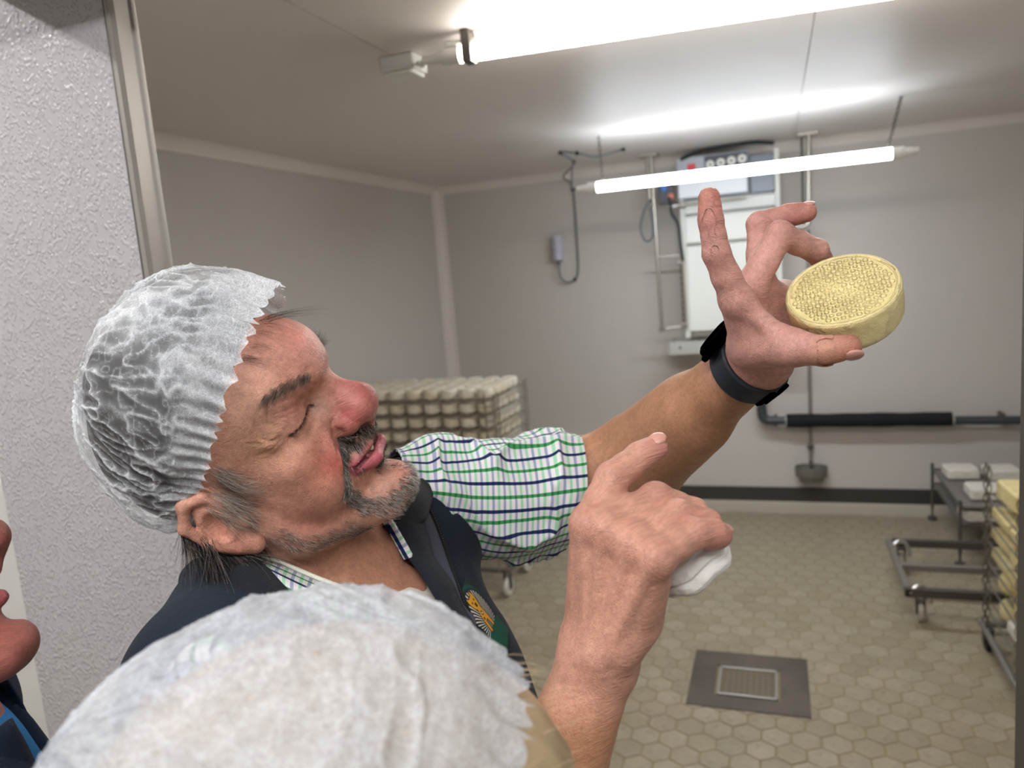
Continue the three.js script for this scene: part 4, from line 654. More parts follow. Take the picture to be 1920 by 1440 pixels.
// ------------------------------------------------------------------ people: shared builders
const rgb = (hex) => { const c = new THREE.Color(hex); return [c.r, c.g, c.b]; };      // linear
function skinGeometry(f, lo, hi, cells, paint, within, wrap) {        // fine cells where within() holds, coarse ones elsewhere, joined into one geometry
  const shrunk = (x, y, z) => f(x, y, z) + 0.0006; shrunk.near = f.near ? (c, r) => { const g = f.near(c, r); return (x, y, z) => g(x, y, z) + 0.0006; } : undefined;
  const list = [[f, cells[0], within], [shrunk, cells[1], within && ((x, y, z) => !within(x, y, z, -cells[1] * 6))]].slice(0, cells.length), geos = list.map(([h, cell, w]) => {
    const s = surface(h, lo, hi, cell, w), n = s.P.length / 3, C = new Float32Array(n * 3), uv = new Float32Array(n * 2);
    for (let i = 0; i < n; i++) { const p = [s.P[i * 3], s.P[i * 3 + 1], s.P[i * 3 + 2]]; C.set(paint(p, [s.N[i * 3], s.N[i * 3 + 1], s.N[i * 3 + 2]]), i * 3); const w = wrap?.(p); if (w) uv.set(w, i * 2); else { uv[i * 2] = p[0] + p[2] * 0.7; uv[i * 2 + 1] = p[1]; } }
    const g = new THREE.BufferGeometry(); g.setAttribute('position', new THREE.BufferAttribute(s.P, 3)); g.setAttribute('normal', new THREE.BufferAttribute(s.N, 3)); g.setAttribute('color', new THREE.BufferAttribute(C, 3)); g.setAttribute('uv', new THREE.BufferAttribute(uv, 2)); g.setIndex(s.idx); return g; });
  return geos.length > 1 ? mergeGeometries(geos) : geos[0];
}
const tone = (c, list, p, unit = 1) => { let o = c; for (const [q, r, k, a = 1] of list) { const d = ((p[0] - q[0]) ** 2 + (p[1] - q[1]) ** 2 + (p[2] - q[2]) ** 2) / (r * r); if (d < 4) o = mix3(o, k, a * Math.exp(-d * 1.4)); } return o; };
// hairs: each [root, direction, length, bend, radius, colour]
function hairGeometry(hairs, segs = 4, taper = 0.25) {
  const n = hairs.length, P = new Float32Array(n * (segs + 1) * 9), C = new Float32Array(n * (segs + 1) * 9), idx = [];
  hairs.forEach(([root, dir, len, bend, rad, col], h) => {
    let p = root, d = norm3(dir), o = h * (segs + 1) * 3; const side = norm3(cross3(d, Math.abs(d[1]) < 0.9 ? [0, 1, 0] : [1, 0, 0]));
    for (let s = 0; s <= segs; s++) { const up = cross3(d, side), r = rad * (1 - (1 - taper) * s / segs);
      for (let k = 0; k < 3; k++) { const a = k * 2.0944, q = add3(p, add3(mul3(side, Math.cos(a) * r), mul3(up, Math.sin(a) * r))), i = (o + s * 3 + k) * 3; P.set(q, i); C.set(col, i);
        if (s < segs) { const a0 = o + s * 3 + k, a1 = o + s * 3 + (k + 1) % 3; idx.push(a0, a1, a1 + 3, a0, a1 + 3, a0 + 3); } }
      p = add3(p, mul3(d, len / segs)); d = norm3(add3(d, mul3(bend, 1 / segs))); }
  });
  const g = new THREE.BufferGeometry(); g.setAttribute('position', new THREE.BufferAttribute(P, 3)); g.setAttribute('color', new THREE.BufferAttribute(C, 3)); g.setIndex(idx); g.computeVertexNormals(); return g;
}
// a sheet with thickness between rows of points
function sheet(rows, nu, nv, thick, lift = 0, rim = 0) {
  const curves = rows.map((r) => new THREE.CatmullRomCurve3(r.map((p) => V3(...p)), false, 'catmullrom', 0.5)), P = [];
  for (let i = 0; i <= nu; i++) { const c = new THREE.CatmullRomCurve3(curves.map((k) => k.getPointAt(i / nu)), false, 'catmullrom', 0.5); P.push([]); for (let j = 0; j <= nv; j++) P[i].push(c.getPoint(j / nv)); }
  const N = P.map((row, i) => row.map((_, j) => { const a = P[Math.min(i + 1, nu)][j].clone().sub(P[Math.max(i - 1, 0)][j]), b = P[i][Math.min(j + 1, nv)].clone().sub(P[i][Math.max(j - 1, 0)]); return a.cross(b).normalize(); }));
  const pos = [], uv = [], idx = [], w = nv + 1, ulen = [], vlen = []; let acc = 0;
  for (let i = 0; i <= nu; i++) { if (i) acc += P[i][0].distanceTo(P[i - 1][0]); ulen.push(acc); }
  acc = 0; const mid = nu >> 1; for (let j = 0; j <= nv; j++) { if (j) acc += P[mid][j].distanceTo(P[mid][j - 1]); vlen.push(acc); }
  for (const s of [1, -1]) for (let i = 0; i <= nu; i++) for (let j = 0; j <= nv; j++) { const edge = Math.min(1, Math.min(i, nu - i, j, nv - j) / 1.01 + rim), q = P[i][j].clone().addScaledVector(N[i][j], lift + s * thick / 2 * edge); pos.push(q.x, q.y, q.z); uv.push(ulen[i], vlen[j]); }
  const o = (nu + 1) * w;
  for (let i = 0; i < nu; i++) for (let j = 0; j < nv; j++) { const a = i * w + j, b = a + w; idx.push(a, b, b + 1, a, b + 1, a + 1, o + a, o + b + 1, o + b, o + a, o + a + 1, o + b + 1); }
  const wall = (a, b) => idx.push(a, o + a, o + b, a, o + b, b);
  for (let i = 0; i < nu; i++) { wall(i * w, (i + 1) * w); wall((i + 1) * w + nv, i * w + nv); } for (let j = 0; j < nv; j++) { wall(j + 1, j); wall(nu * w + j, nu * w + j + 1); }
  const g = new THREE.BufferGeometry(); g.setAttribute('position', new THREE.Float32BufferAttribute(pos, 3)); g.setAttribute('uv', new THREE.Float32BufferAttribute(uv, 2)); g.setIndex(idx); g.computeVertexNormals(); return g;
}
const away = (g, base) => g.translate(-base[0], -base[1], -base[2]);
// a disposable bouffant cap: param grid around a pole; radius(theta, phi) in millimetres of the head
function capGeometry(head, base, { centre, pole, front, radius, sheer, nt, np, fold, teeth = 3.2, tMax = 1.0, hide }) {
  const side = cross3(front, pole), pos = [], col = [], uv = [], idx = [];
  const dir = (t, p) => add3(mul3(pole, Math.cos(t)), mul3(add3(mul3(front, Math.cos(p)), mul3(side, Math.sin(p))), Math.sin(t)));
  for (let i = 0; i <= nt; i++) for (let j = 0; j <= np; j++) {
    const a = i / nt, p = j / np * 2 * PI - PI; let t = a * PI / 2 * tMax;
    const f = fold(a, p), edge = smooth(0.95, 1, a), ph = p * 31 / PI + 2.2 * noise3(p * 5, 1, 4), tooth = teeth * edge * (1.6 * Math.abs(2 * (ph - Math.floor(ph)) - 1) - 0.6) * (0.25 + 1.3 * noise3(p * 9, 3, 1));
    const R = radius(t, p) + f.d, q = add3(centre, add3(mul3(dir(t, p), R), mul3(pole, -tooth - edge * 1.5)));
    const w = head(q); pos.push(w[0] - base[0], w[1] - base[1], w[2] - base[2]); col.push(1, 1, 1, clamp(sheer(a, p, f), 0, 1)); uv.push(p * 0.085, a * 0.16);
  }
  for (let i = 0; i < nt; i++) for (let j = 0; j < np; j++) { const a = i * (np + 1) + j, b = a + np + 1; idx.push(a, b, b + 1, a, b + 1, a + 1); }
  const g = new THREE.BufferGeometry(); g.setAttribute('position', new THREE.Float32BufferAttribute(pos, 3)); g.setAttribute('color', new THREE.Float32BufferAttribute(col, 4)); g.setAttribute('uv', new THREE.Float32BufferAttribute(uv, 2)); g.setIndex(idx); g.computeVertexNormals(); return g;
}
const fibres = (() => {                 // spun fibres of the non-woven cloth, how much of it covers
  const N = 1024, d = new Float32Array(N * N).fill(0.42), r = rng(17);
  for (let k = 0; k < 2600; k++) { let x = r() * N, y = r() * N, a = r() * 6.283, v = 0.25 + 0.5 * r(), c = (r() - 0.5) * 0.03; const L = 60 + r() * 160; for (let s = 0; s < L; s++) { x += Math.cos(a); y += Math.sin(a); a += c; const i = (((y | 0) % N + N) % N) * N + (((x | 0) % N + N) % N); d[i] = Math.max(d[i], 0.42 + v); } }
  return texture(N, N, (u, v) => d[((v * N) | 0) * N + ((u * N) | 0)] * (0.85 + 0.3 * wrapFbm(u, v, 16, 3, 12)));
})();
const weave = texture(128, 128, (u, v) => 0.5 + 0.25 * Math.sin(u * PI * 32) * Math.sin(v * PI * 32) + 0.25 * Math.sin(u * PI * 32 + v * PI * 32));
const fleece = texture(256, 256, (u, v) => 0.5 * wrapFbm(u, v, 40, 3, 31) + 0.5 * wrapFbm(u, v, 110, 2, 37));
const plaid = (() => { const base = [0.93, 0.93, 0.945], bands = (x, list) => { for (const [a, b, c, k] of list) if (x > a && x < b) return [c, k]; return null; };
  const t = texture(176, 240, (u, v) => { let c = [...base]; const A = bands(u, [[0.08, 0.29, [0.60, 0.63, 0.77], 0.85], [0.58, 0.79, [0.62, 0.86, 0.70], 0.85]]), B = bands(v, [[0.06, 0.185, [0.10, 0.15, 0.36], 0.93], [0.56, 0.685, [0.20, 0.58, 0.31], 0.88]]); if (A) c = mix3(c, A[0], A[1]); if (B) c = mix3(c, mix3(B[0], mul3(B[0], 0.8), A ? 1 : 0), A ? 0.95 : B[1]); const w = 0.97 + 0.03 * Math.sin(u * 500) * Math.sin(v * 600); return mul3(c, w); }, true); t.repeat.set(1 / 0.0142, 1 / 0.0262); return t; })();
const cloth = (color, o = {}) => std(color, 0.95, { sheen: 0.3, sheenRoughness: 0.6, sheenColor: new THREE.Color(0.5, 0.5, 0.55), bumpMap: scaled(fleece, 0.05), bumpScale: 0.0006, specularIntensity: 0.4, ...o });
const poreMap = texture(512, 512, (u, v) => { const a = wrapFbm(u, v, 90, 2, 71), b = wrapFbm(u, v, 20, 3, 72), c = Math.abs(wrapFbm(u, v, 14, 4, 73) - 0.5); const g = 0.94 + 0.16 * (a - 0.5) + 0.12 * (b - 0.5); const red = c < 0.015 ? 0.05 : 0; return [g + 0.01, g * (1 - red), g * (1 - red)]; }, true);
const poreBump = texture(512, 512, (u, v) => 0.6 * wrapFbm(u, v, 70, 2, 81) + 0.4 * Math.abs(2 * wrapFbm(u, v, 36, 3, 82) - 1));
const skinMat = () => new THREE.MeshPhysicalMaterial({ vertexColors: true, map: scaled(poreMap, 0.06), roughness: 0.46, specularIntensity: 0.62, sheen: 0.25, sheenRoughness: 0.5, sheenColor: new THREE.Color(0.9, 0.6, 0.5), bumpMap: scaled(poreBump, 0.05), bumpScale: 0.0005 });
const hairMat = new THREE.MeshPhysicalMaterial({ vertexColors: true, roughness: 0.45, specularIntensity: 0.7 });
const capMat = (c) => new THREE.MeshPhysicalMaterial({ color: c, vertexColors: true, transparent: true, roughness: 0.85, specularIntensity: 0.25, alphaMap: scaled(fibres, 0.045), side: THREE.DoubleSide });
// ------------------------------------------------------------------ the man with the cheese
const man = group('person', [-0.36, 0, -0.56]), MB = man.position.toArray();
tag(man, 'grey-bearded man in hairnet and navy vest holding up a yellow cheese and pointing at it', 'person');
{
  const put = (name, g, m, parent = man) => mesh(name, away(g, MB), m, parent), HW = headToRoom;
  // ---- skin
  const base = rgb(0xd09b86), tan = rgb(0xba8a6a), palm = rgb(0xcf9d92), red = rgb(0xb6575a), pink = rgb(0xc6847a);
  const face = [];
  const F = (p, r, c, a = 1, two = true) => { face.push([p, r, rgb(c), a]); if (two && p[0]) face.push([[-p[0], p[1], p[2]], r, rgb(c), a]); };
  F([0, 68, 108], 36, 0xd18a7e, 0.95); F([-30, 76, 95], 24, 0xcf9788, 0.7); F([-64, 30, 52], 26, 0xc49779, 0.8); F([-62, 62, 62], 24, 0xcb9f88, 0.8);
  F([-48, -22, 80], 19, 0xc4665f, 1.0); F([-34, -6, 86], 13, 0xcf8d80, 0.7); F([-62, -20, 62], 26, 0xc78c74, 0.7); F([-66, 0, 58], 14, 0xc99580, 0.4); F([-60, -50, 40], 24, 0xc27f6e, 0.8);
  F([0, -4, 116], 21, 0xaa4c54, 1.0); F([-18, -8, 104], 15, 0xad5257, 0.95); F([0, 14, 106], 13, 0xbd6c68, 0.8); F([0, 30, 100], 12, 0xd09a88, 0.6); F([-23, 16, 92], 10, 0xd9b5a6, 0.6);
  F([-46, 33, 86], 14, 0xbc7d72, 0.75); F([-62, 38, 66], 12, 0xb28a74, 0.7); F([-44, 8, 80], 12, 0xc99682, 0.7);
  F([0, -88, 100], 16, 0xc98a82, 0.8); F([0, -56, 96], 12, 0xbf8078, 0.6); F([-80, -20, -8], 26, 0xc98876, 0.8);
  const stub = []; const S = (p, r, a) => { stub.push([p, r, rgb(0x6d5a52), a]); if (p[0]) stub.push([[-p[0], p[1], p[2]], r, rgb(0x6d5a52), a]); };
  S([-24, -22, 92], 8, 0.62); S([-10, -27, 99], 9, 0.66); S([0, -28, 101], 9, 0.6); S([-30, -31, 83], 8, 0.6); S([-40, -40, 80], 8, 0.5); S([-45, -50, 75], 9, 0.5); S([-36, -68, 66], 9, 0.45); S([-33, -82, 70], 11, 0.5); S([-22, -90, 90], 11, 0.35); S([0, -98, 92], 14, 0.35); S([-14, -62, 97], 7, 0.5); S([0, -62, 99], 8, 0.5);
  S([-66, -52, 14], 12, 0.22); S([-65, -64, 22], 12, 0.25); S([-58, -74, 36], 13, 0.32); S([-44, -88, 48], 15, 0.4); S([-30, -100, 50], 14, 0.3);
  const lipU = polyDist([[-28, -43, 82], [-11, -38.5, 99], [11, -38.5, 99], [28, -43, 82]]), lipL = polyDist([[-27, -47, 83], [-12, -53, 97], [12, -53, 97], [27, -47, 83]]), gap = polyDist([[-29, -44.8, 83], [-14, -45, 97], [14, -45, 97], [29, -44.8, 83]]);
  const slit = manHead.slits.map((q) => polyDist(q));        // lash roots, plus the dark of the eye slit put into the skin colour
  const moles = [[[-65, -3, 41], 1.5], [[-62, 22, 48], 0.9], [[-67, 27, 42], 0.9], [[-18, 13, 102], 1.3], [[-40, 8, 84], 0.9]];
  const knuckles = [J.rIdx0, J.rMid0, J.rRin0, J.rPin0, J.rIdx1, J.rMid1, J.rRin1, J.rPin1, J.lIdx1, J.lMid1, J.lRin1], tips = [J.rIdx3, J.rPin3, J.lIdx3, J.lMid3, J.lRin3, J.lThu3, J.lIdx2, J.lRin2];
  const web = polyDist([J.lIdx0, J.lWebA, J.lWebB, J.lWebC]);
  const paint = (p) => {
    const h = roomToHead(p), mott = fbm(p[0] * 60, p[1] * 60, p[2] * 60, 4) - 0.5, fine = noise3(p[0] * 420, p[1] * 420, p[2] * 420) - 0.5;
    let c;
    const far = Math.max(len3(sub3(h, [0, 10, 0])) - 190, -(h[1] + 205));
    if (far < 60) {
      c = tone(base, face, h); const nk = smooth(-60, -100, h[1]) * smooth(70, 40, h[2]); c = mix3(c, rgb(0xb8876c), nk * 0.85);
      c = tone(c, stub, h);
      const lu = lipU(...h), ll = lipL(...h); if (h[2] > 75) { c = mix3(c, rgb(0xb97470), smooth(6.4, 4.6, lu) * 0.85); c = mix3(c, rgb(0xbd6470), smooth(9.2, 6.8, ll) * 0.95); c = mix3(c, rgb(0x571f22), smooth(2.9, 2.0, gap(...h)) * 0.9); }
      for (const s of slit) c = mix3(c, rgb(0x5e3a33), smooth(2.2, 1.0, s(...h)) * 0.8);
      for (const [m, r] of moles) c = mix3(c, rgb(0x6b4238), smooth(r, r * 0.4, len3(sub3(h, m))) * 0.7);
      const veins = Math.abs(fbm(p[0] * 150 + 9, p[1] * 150, p[2] * 150, 3) - 0.5); c = mix3(c, red, smooth(0.035, 0.0, veins) * 0.28 * smooth(34, 12, Math.min(len3(sub3(h, [-48, -20, 80])), len3(sub3(h, [0, -5, 112])) + 4)));
      const speck = fbm(p[0] * 340, p[1] * 340, p[2] * 340, 2) - 0.5;
      c = mix3(c, rgb(0xb8876c), smooth(-10, 45, far) * 0.9);
      return mul3(c, 1 + mott * 0.42 + speck * 0.22 + fine * 0.10);
    }
    c = tan;
    const toL = clamp(1 - len3(sub3(p, J.lMid0)) / 0.11, 0, 1), toR = clamp(1 - len3(sub3(p, J.rMid0)) / 0.13, 0, 1);
    c = mix3(c, palm, smooth(0, 0.35, toL)); c = mix3(c, rgb(0xcb9a86), smooth(0, 0.3, toR));
    for (const k of knuckles) c = mix3(c, rgb(0xb4756a), 0.45 * Math.exp(-((len3(sub3(p, k)) / 0.012) ** 2)));
    for (const k of tips) c = mix3(c, rgb(0xbd6f70), 0.6 * Math.exp(-((len3(sub3(p, k)) / 0.013) ** 2)));
    c = mix3(c, rgb(0xd39a92), smooth(0.012, 0.004, web(...p)) * 0.6);
    c = mix3(c, rgb(0xa66a66), smooth(0.03, 0.0, Math.abs(fbm(p[0] * 90, p[1] * 90, p[2] * 90, 3) - 0.5)) * 0.14);
    return mul3(c, 1 + mott * 0.3 + fine * 0.14);
  };
  const limb = polyDist([mix3(J.lShoulder, J.lElbow, 0.55), J.lElbow, J.lWrist, J.lRin1]), limb2 = polyDist([mix3(J.rElbow, J.rWrist, 0.2), J.rWrist, J.rMid0, J.rMid2]), neckLine = polyDist([HW([0, 30, 0]), HW([0, -120, -15]), HW([0, -190, 10])]);
  const seen = (x, y, z, m = 0) => Math.min(limb(x, y, z) - 0.10, limb2(x, y, z) - 0.10, neckLine(x, y, z) - 0.135) < m;
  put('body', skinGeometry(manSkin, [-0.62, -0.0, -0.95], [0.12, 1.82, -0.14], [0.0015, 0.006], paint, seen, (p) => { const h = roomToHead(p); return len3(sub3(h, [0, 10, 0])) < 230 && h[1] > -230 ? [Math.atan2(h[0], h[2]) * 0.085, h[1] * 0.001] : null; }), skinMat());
  // ---- eyes, tooth, nails
  for (const s of [-1, 1]) { const e = new THREE.SphereGeometry(12.7, 32, 24); e.scale(0.001, 0.001, 0.001); e.translate(...HW([s * 36, 23, 72.0])); const ball = put('eye', e, std(0xd8cfc6, 0.15, { clearcoat: 0.6 }));
    const look = norm3([s > 0 ? -4 : 9, -8, 20]), ic = HW(add3([s * 36, 23, 72.6], mul3(look, 8.0))), ir = new THREE.SphereGeometry(0.0052, 20, 14); ir.translate(...add3(ic, [0, 0, 0])); put('iris', ir, std(0x2c2a2b, 0.12), ball); }
  { const t = blockCheese(0.0075, 0.009, 0.004, 3, 0.0016); const q = HW([-9, -42.5, 95]); t.rotateX(0.3); t.translate(q[0], q[1] - 0.003, q[2]); put('tooth', t, std(0xd9d0b8, 0.25)); }
  const nail = (tip, from, up, w, l, off) => { const f = norm3(sub3(tip, from)), n = norm3(sub3(up, mul3(f, dot3(up, f)))), sd = cross3(n, f), g = new THREE.SphereGeometry(1, 18, 12); g.scale(w, 0.0026, l); const m = new THREE.Matrix4().makeBasis(V3(...sd), V3(...n), V3(...f)); g.applyMatrix4(m); g.translate(...add3(tip, add3(mul3(n, off), mul3(f, 0.0018)))); put('fingernail', g, std(0xc79488, 0.32, { clearcoat: 0.2 })); };
  nail(J.rIdx3, J.rIdx2, [-0.15, 0.75, 0.62], 0.0056, 0.0066, 0.0064); nail(J.rPin3, J.rPin2, [0.1, 0.95, 0.2], 0.0047, 0.0056, 0.0058); nail(J.lThu3, J.lThu2, [0.2, -0.75, 0.6], 0.0068, 0.0076, 0.0082); nail(J.lRin3, J.lRin2, [0, 1, 0.15], 0.0054, 0.0062, 0.0066);
  // ---- hair
  const R = rng(90), pick = (a) => a[(R() * a.length) | 0], grown = (list, count, dirOf, len, rad, cols, bendOf, liftUp = 0.35, jit = 0.35) => { const out = []; for (let k = 0; k < count; k++) {
    const a = pick(list); let q; do q = [R() * 2 - 1, R() * 2 - 1, R() * 2 - 1]; while (len3(q) > 1); const s = onSurface(manHead, add3(a.slice(0, 3), mul3(q, a[3])), 4, 0.6), d = dirOf(s.p, s.n, a), t = sub3(d, mul3(s.n, dot3(d, s.n)));
    const dd = norm3(add3(add3(norm3(t), mul3(s.n, liftUp)), [(R() - 0.5) * jit, (R() - 0.5) * jit, (R() - 0.5) * jit])), l = len * (0.6 + 0.8 * R()); const w = (v) => sub3(HW(v), HW([0, 0, 0]));
    out.push([HW(add3(s.p, mul3(s.n, -0.4))), w(mul3(dd, 1000)), l / 1000, w(mul3(bendOf(s.n, R), 1000)), rad * (0.75 + 0.5 * R()) / 1000, mul3(pick(cols), 0.8 + 0.4 * R())]); } return out; };
  const mirror = (l) => [...l, ...l.filter((a) => a[0]).map((a) => [-a[0], ...a.slice(1)])];
  const dark = rgb(0x2e2826), brown = rgb(0x55483f), grey = rgb(0x8d857e), white = rgb(0xcfc9c1), black = rgb(0x16141a), pale = rgb(0xa99c8e);
  const moust = mirror([[-19, -22, 88, 6], [-10, -26, 98, 6], [-25, -25, 88, 6], [-15, -31, 91, 5], [-3, -29, 102, 6], [-30, -30, 82, 6], [-36, -37, 81, 6], [-42, -42, 79, 6], [-46, -52, 74, 6], [-38, -48, 76, 5]]);
  const beard = [...grown(moust, 5200, (p, n, a) => [a[0] * 0.02 + (a[0] < 0 ? -0.25 : 0.25), -1, 0.1], 6.5, 0.15, [dark, dark, dark, brown, grey, white], (n) => mul3(n, -0.4), 0.45),
    ...grown(mirror([[-36, -64, 66, 8], [-34, -76, 67, 9], [-30, -86, 76, 9], [-25, -89, 88, 9], [-14, -90, 100, 10], [0, -92, 102, 11], [-6, -100, 90, 11], [-20, -97, 76, 11]]), 4600, () => [0, -0.9, 0.45], 5.2, 0.14, [dark, brown, grey, grey, white, white, white], (n) => mul3(n, -0.3), 0.8),
    ...grown(mirror([[-17, -62, 94, 6], [-8, -63, 98, 6], [0, -64, 99, 6]]), 700, () => [0, -1, 0.3], 4.5, 0.14, [dark, dark, brown, grey], (n) => mul3(n, -0.3), 0.6),
    ...grown(mirror([[-66, -48, 10, 10], [-66, -58, 17, 10], [-64, -68, 27, 10], [-57, -77, 38, 10], [-46, -84, 48, 11], [-36, -96, 50, 11]]), 2200, (p) => [0, -0.8, 0.6], 4.4, 0.12, [dark, brown, grey, white], (n) => mul3(n, -0.3), 0.5)];
  put('beard', hairGeometry(beard, 2, 0.35), hairMat).userData.kind = 'stuff';
  for (const s of [-1, 1]) { const l = [[-56, 54, 83, 4], [-51, 53, 88, 4.5], [-46, 51, 94, 5], [-40, 49, 98, 5], [-34, 46, 103, 4.5], [-28, 44, 104, 4]].map(([x, y, z, r]) => [s * -x, y, z, r]); put('eyebrow', hairGeometry(grown(l, s > 0 ? 600 : 620, () => [s * 0.9, -0.15, s > 0 ? 0.5 : -0.1], s > 0 ? 15 : 10, 0.075, [brown, brown, dark, grey, pale], (n, r) => [s * 0.3, 0.1, -0.2], 0.5, 0.6), 3, 0.3), hairMat); }
  for (const s of [-1, 1]) { const raw = manHead.slits[s < 0 ? 0 : 1], line = [...raw, raw[4]].map(([x, y, z]) => [s * x, y + 0.8, z]), l = []; for (let i = 0; i < 60; i++) { const t = i / 59 * 4.999, k = t | 0, q = mix3(line[k], line[k + 1], t - k); l.push([s * q[0], q[1], q[2], 0.4]); } put('eyelash', hairGeometry(grown(l, 110, () => [s * 0.35, -0.8, 0.6], 4.6, 0.065, [dark, black, brown], (n) => mul3(n, 0.4), 0.7, 0.25), 3, 0.3), hairMat); }
  // dark scalp hair under the net, with strands at temple, brow line and nape
  const skull = blend([[egg([0, 50, 3], [75, 86, 93]), 1], [egg([0, 52, 46], [66, 50, 66]), 12]], 1);
  const pole = [0, 0.808, -0.59], fr = [0, 0.59, 0.808], centre = [0, 26, 0];
  const onSkull = (t, p) => { const d = add3(mul3(pole, Math.cos(t)), mul3(add3(mul3(fr, Math.cos(p)), mul3(cross3(fr, pole), Math.sin(p))), Math.sin(t))); let r = 60; for (let i = 0; i < 12; i++) r -= skull(...add3(centre, mul3(d, r))); return r; };
  const TN = 24, PN = 48, grid = []; for (let i = 0; i <= TN; i++) for (let j = 0; j <= PN; j++) grid.push(onSkull(i / TN * PI / 2, j / PN * 2 * PI - PI));
  const skullR = (t, p) => { const a = clamp(t / (PI / 2) * TN, 0, TN - 0.001), b = clamp((p + PI) / (2 * PI) * PN, 0, PN - 0.001), i = a | 0, j = b | 0, u = a - i, v = b - j, g = (x, y) => grid[x * (PN + 1) + y]; return lerp(lerp(g(i, j), g(i, j + 1), v), lerp(g(i + 1, j), g(i + 1, j + 1), v), u); };
  const frontness = (p) => Math.max(0, Math.cos(p));
  const hairG = capGeometry(HW, [0, 0, 0], { centre, pole, front: fr, nt: 90, np: 180, teeth: 0, tMax: 0.97, radius: (t, p) => skullR(t, p) + (3 + 5 * Math.sin(Math.min(t * 1.15, PI / 2)) + 9 * frontness(p)) * (1 - smooth(1.30, 1.52, t)) + 0.6, fold: (a, p) => ({ d: 2.2 * (fbm(a * 16, Math.cos(p) * 4, Math.sin(p) * 4 + 3, 3) - 0.5) }), sheer: () => 1 });
  { const c = hairG.attributes.color, n = c.count, arr = new Float32Array(n * 3); for (let i = 0; i < n; i++) arr.set(mix3(rgb(0x17161a), rgb(0x35322f), fbm(i % 181 * 0.35, i / 181 * 0.05, 2, 2)), i * 3); hairG.setAttribute('color', new THREE.BufferAttribute(arr, 3)); }
  const hair = put('hair', hairG, hairMat);
  const strands = [...grown([[-74, 22, 10, 9], [-72, 10, 8, 9], [-76, 12, -2, 8], [-73, 2, 4, 8], [-76, -4, 0, 8], [-70, 30, 18, 7]], 620, () => [-0.05, -1, 0.42], 33, 0.085, [brown, grey, pale, pale, white, white], (n, r) => add3(mul3(n, -0.75), [0, -0.2, 0.7 * (r() - 0.35)]), 0.3, 0.55),
    ...grown([[-70, 0, 10, 8], [-66, 12, 14, 6]], 46, () => [0.1, -0.7, 0.9], 34, 0.085, [white, pale, grey], (n, r) => add3(mul3(n, -0.9), [0, (r() - 0.4) * 0.8, 0.4]), 0.5, 0.5),
    ...grown([[-2, 92, 92, 6], [-14, 92, 90, 6], [-28, 88, 87, 6], [-40, 84, 79, 5]], 64, (p) => [-0.2, -0.45, 1], 24, 0.085, [dark, dark, brown], (n, r) => add3(mul3(n, -0.5), [0.1 * (r() - 0.5), -0.6, 0.1]), 0.25, 0.5),
    ...grown([[4, 94, 93, 5], [14, 92, 92, 5]], 34, () => [0.1, 0.1, 1], 34, 0.10, [dark, brown, dark], (n, r) => [0, -0.45, 0.2], 0.5, 0.25),
    ...grown([[-84, -10, -28, 8], [-70, -30, -40, 14], [-60, -48, -38, 14], [-76, 4, -40, 10], [-40, -50, -62, 16]], 1500, () => [-0.3, -1, -0.25], 40, 0.13, [black, black, dark, dark, grey], (n, r) => [-0.2, 0.1 * (r() - 0.5), -0.45 * r()], 0.25, 0.6)];
  mesh('loose_strands', away(hairGeometry(strands, 6, 0.25), MB), hairMat, hair).userData.kind = 'stuff';
  // ---- hair net
  const ridge = (a, p) => { const X = a * 7.5, Y = p * 5.2, w1 = fbm(X * 0.7, Y * 0.6, 4, 3) * 2.6, w2 = fbm(X * 0.7 + 40, Y * 0.6, 9, 3) * 2.6; const n1 = Math.abs(2 * noise3(X * 0.62 + w1, Y * 1.15 + w2, 1) - 1), n2 = Math.abs(2 * noise3(X * 1.1 + w2, Y * 2.5 + w1, 5) - 1), n3 = Math.abs(2 * noise3(X * 4.2 + w1, Y * 4.4 + w2, 8) - 1); return [1 - n1, 1 - n2, 1 - n3]; };
  const netFold = (a, p) => { const [r1, r2, r3] = ridge(a, p), e = smooth(0.8, 0.97, a), pl = Math.sin(p * 58 + 3 * noise3(p * 6, 2, 2)) * (0.6 + 0.8 * noise3(p * 15, 7, 2)); const s1 = 0.35 * r1 ** 4 + 0.65 * r1 ** 16, s2 = 0.35 * r2 ** 4 + 0.65 * r2 ** 14, s3 = r3 ** 8; return { d: (3.0 * r1 ** 3 + 1.6 * r2 ** 3 + 0.8 * r3 ** 3 - 1.5) * (1 - e * 0.75) + pl * 2.0 * e, s1, s2, s3, e, pl }; };
  const netG = capGeometry(HW, [0, 0, 0], { centre, pole, front: fr, nt: 300, np: 560, tMax: 1.0, teeth: 3.4,
    radius: (t, p) => { const a = t / (PI / 2), k = frontness(p), back = Math.max(0, -Math.cos(p)); return skullR(t, p) + (8 + 5 * (1 - a) + 24 * k * smooth(0.1, 0.7, a) + 12 * back * smooth(0.45, 0.8, a)) * (1 - (0.62 - 0.46 * k * k) * smooth(0.84, 1.0, a)) + 1.5; },
    fold: netFold, sheer: (a, p, f) => 0.06 + 0.95 * f.s1 + 0.8 * f.s2 + 0.4 * f.s3 + 0.50 * smooth(0.80, 0.90, a) + 0.22 * frontness(p) * smooth(0.3, 0.8, a) + 0.12 * (fbm(a * 9, p * 4, 7, 2) - 0.5) });
  put('hair_net', netG, capMat(0xeff4fa)).userData.label = 'crinkled white disposable hairnet';
}
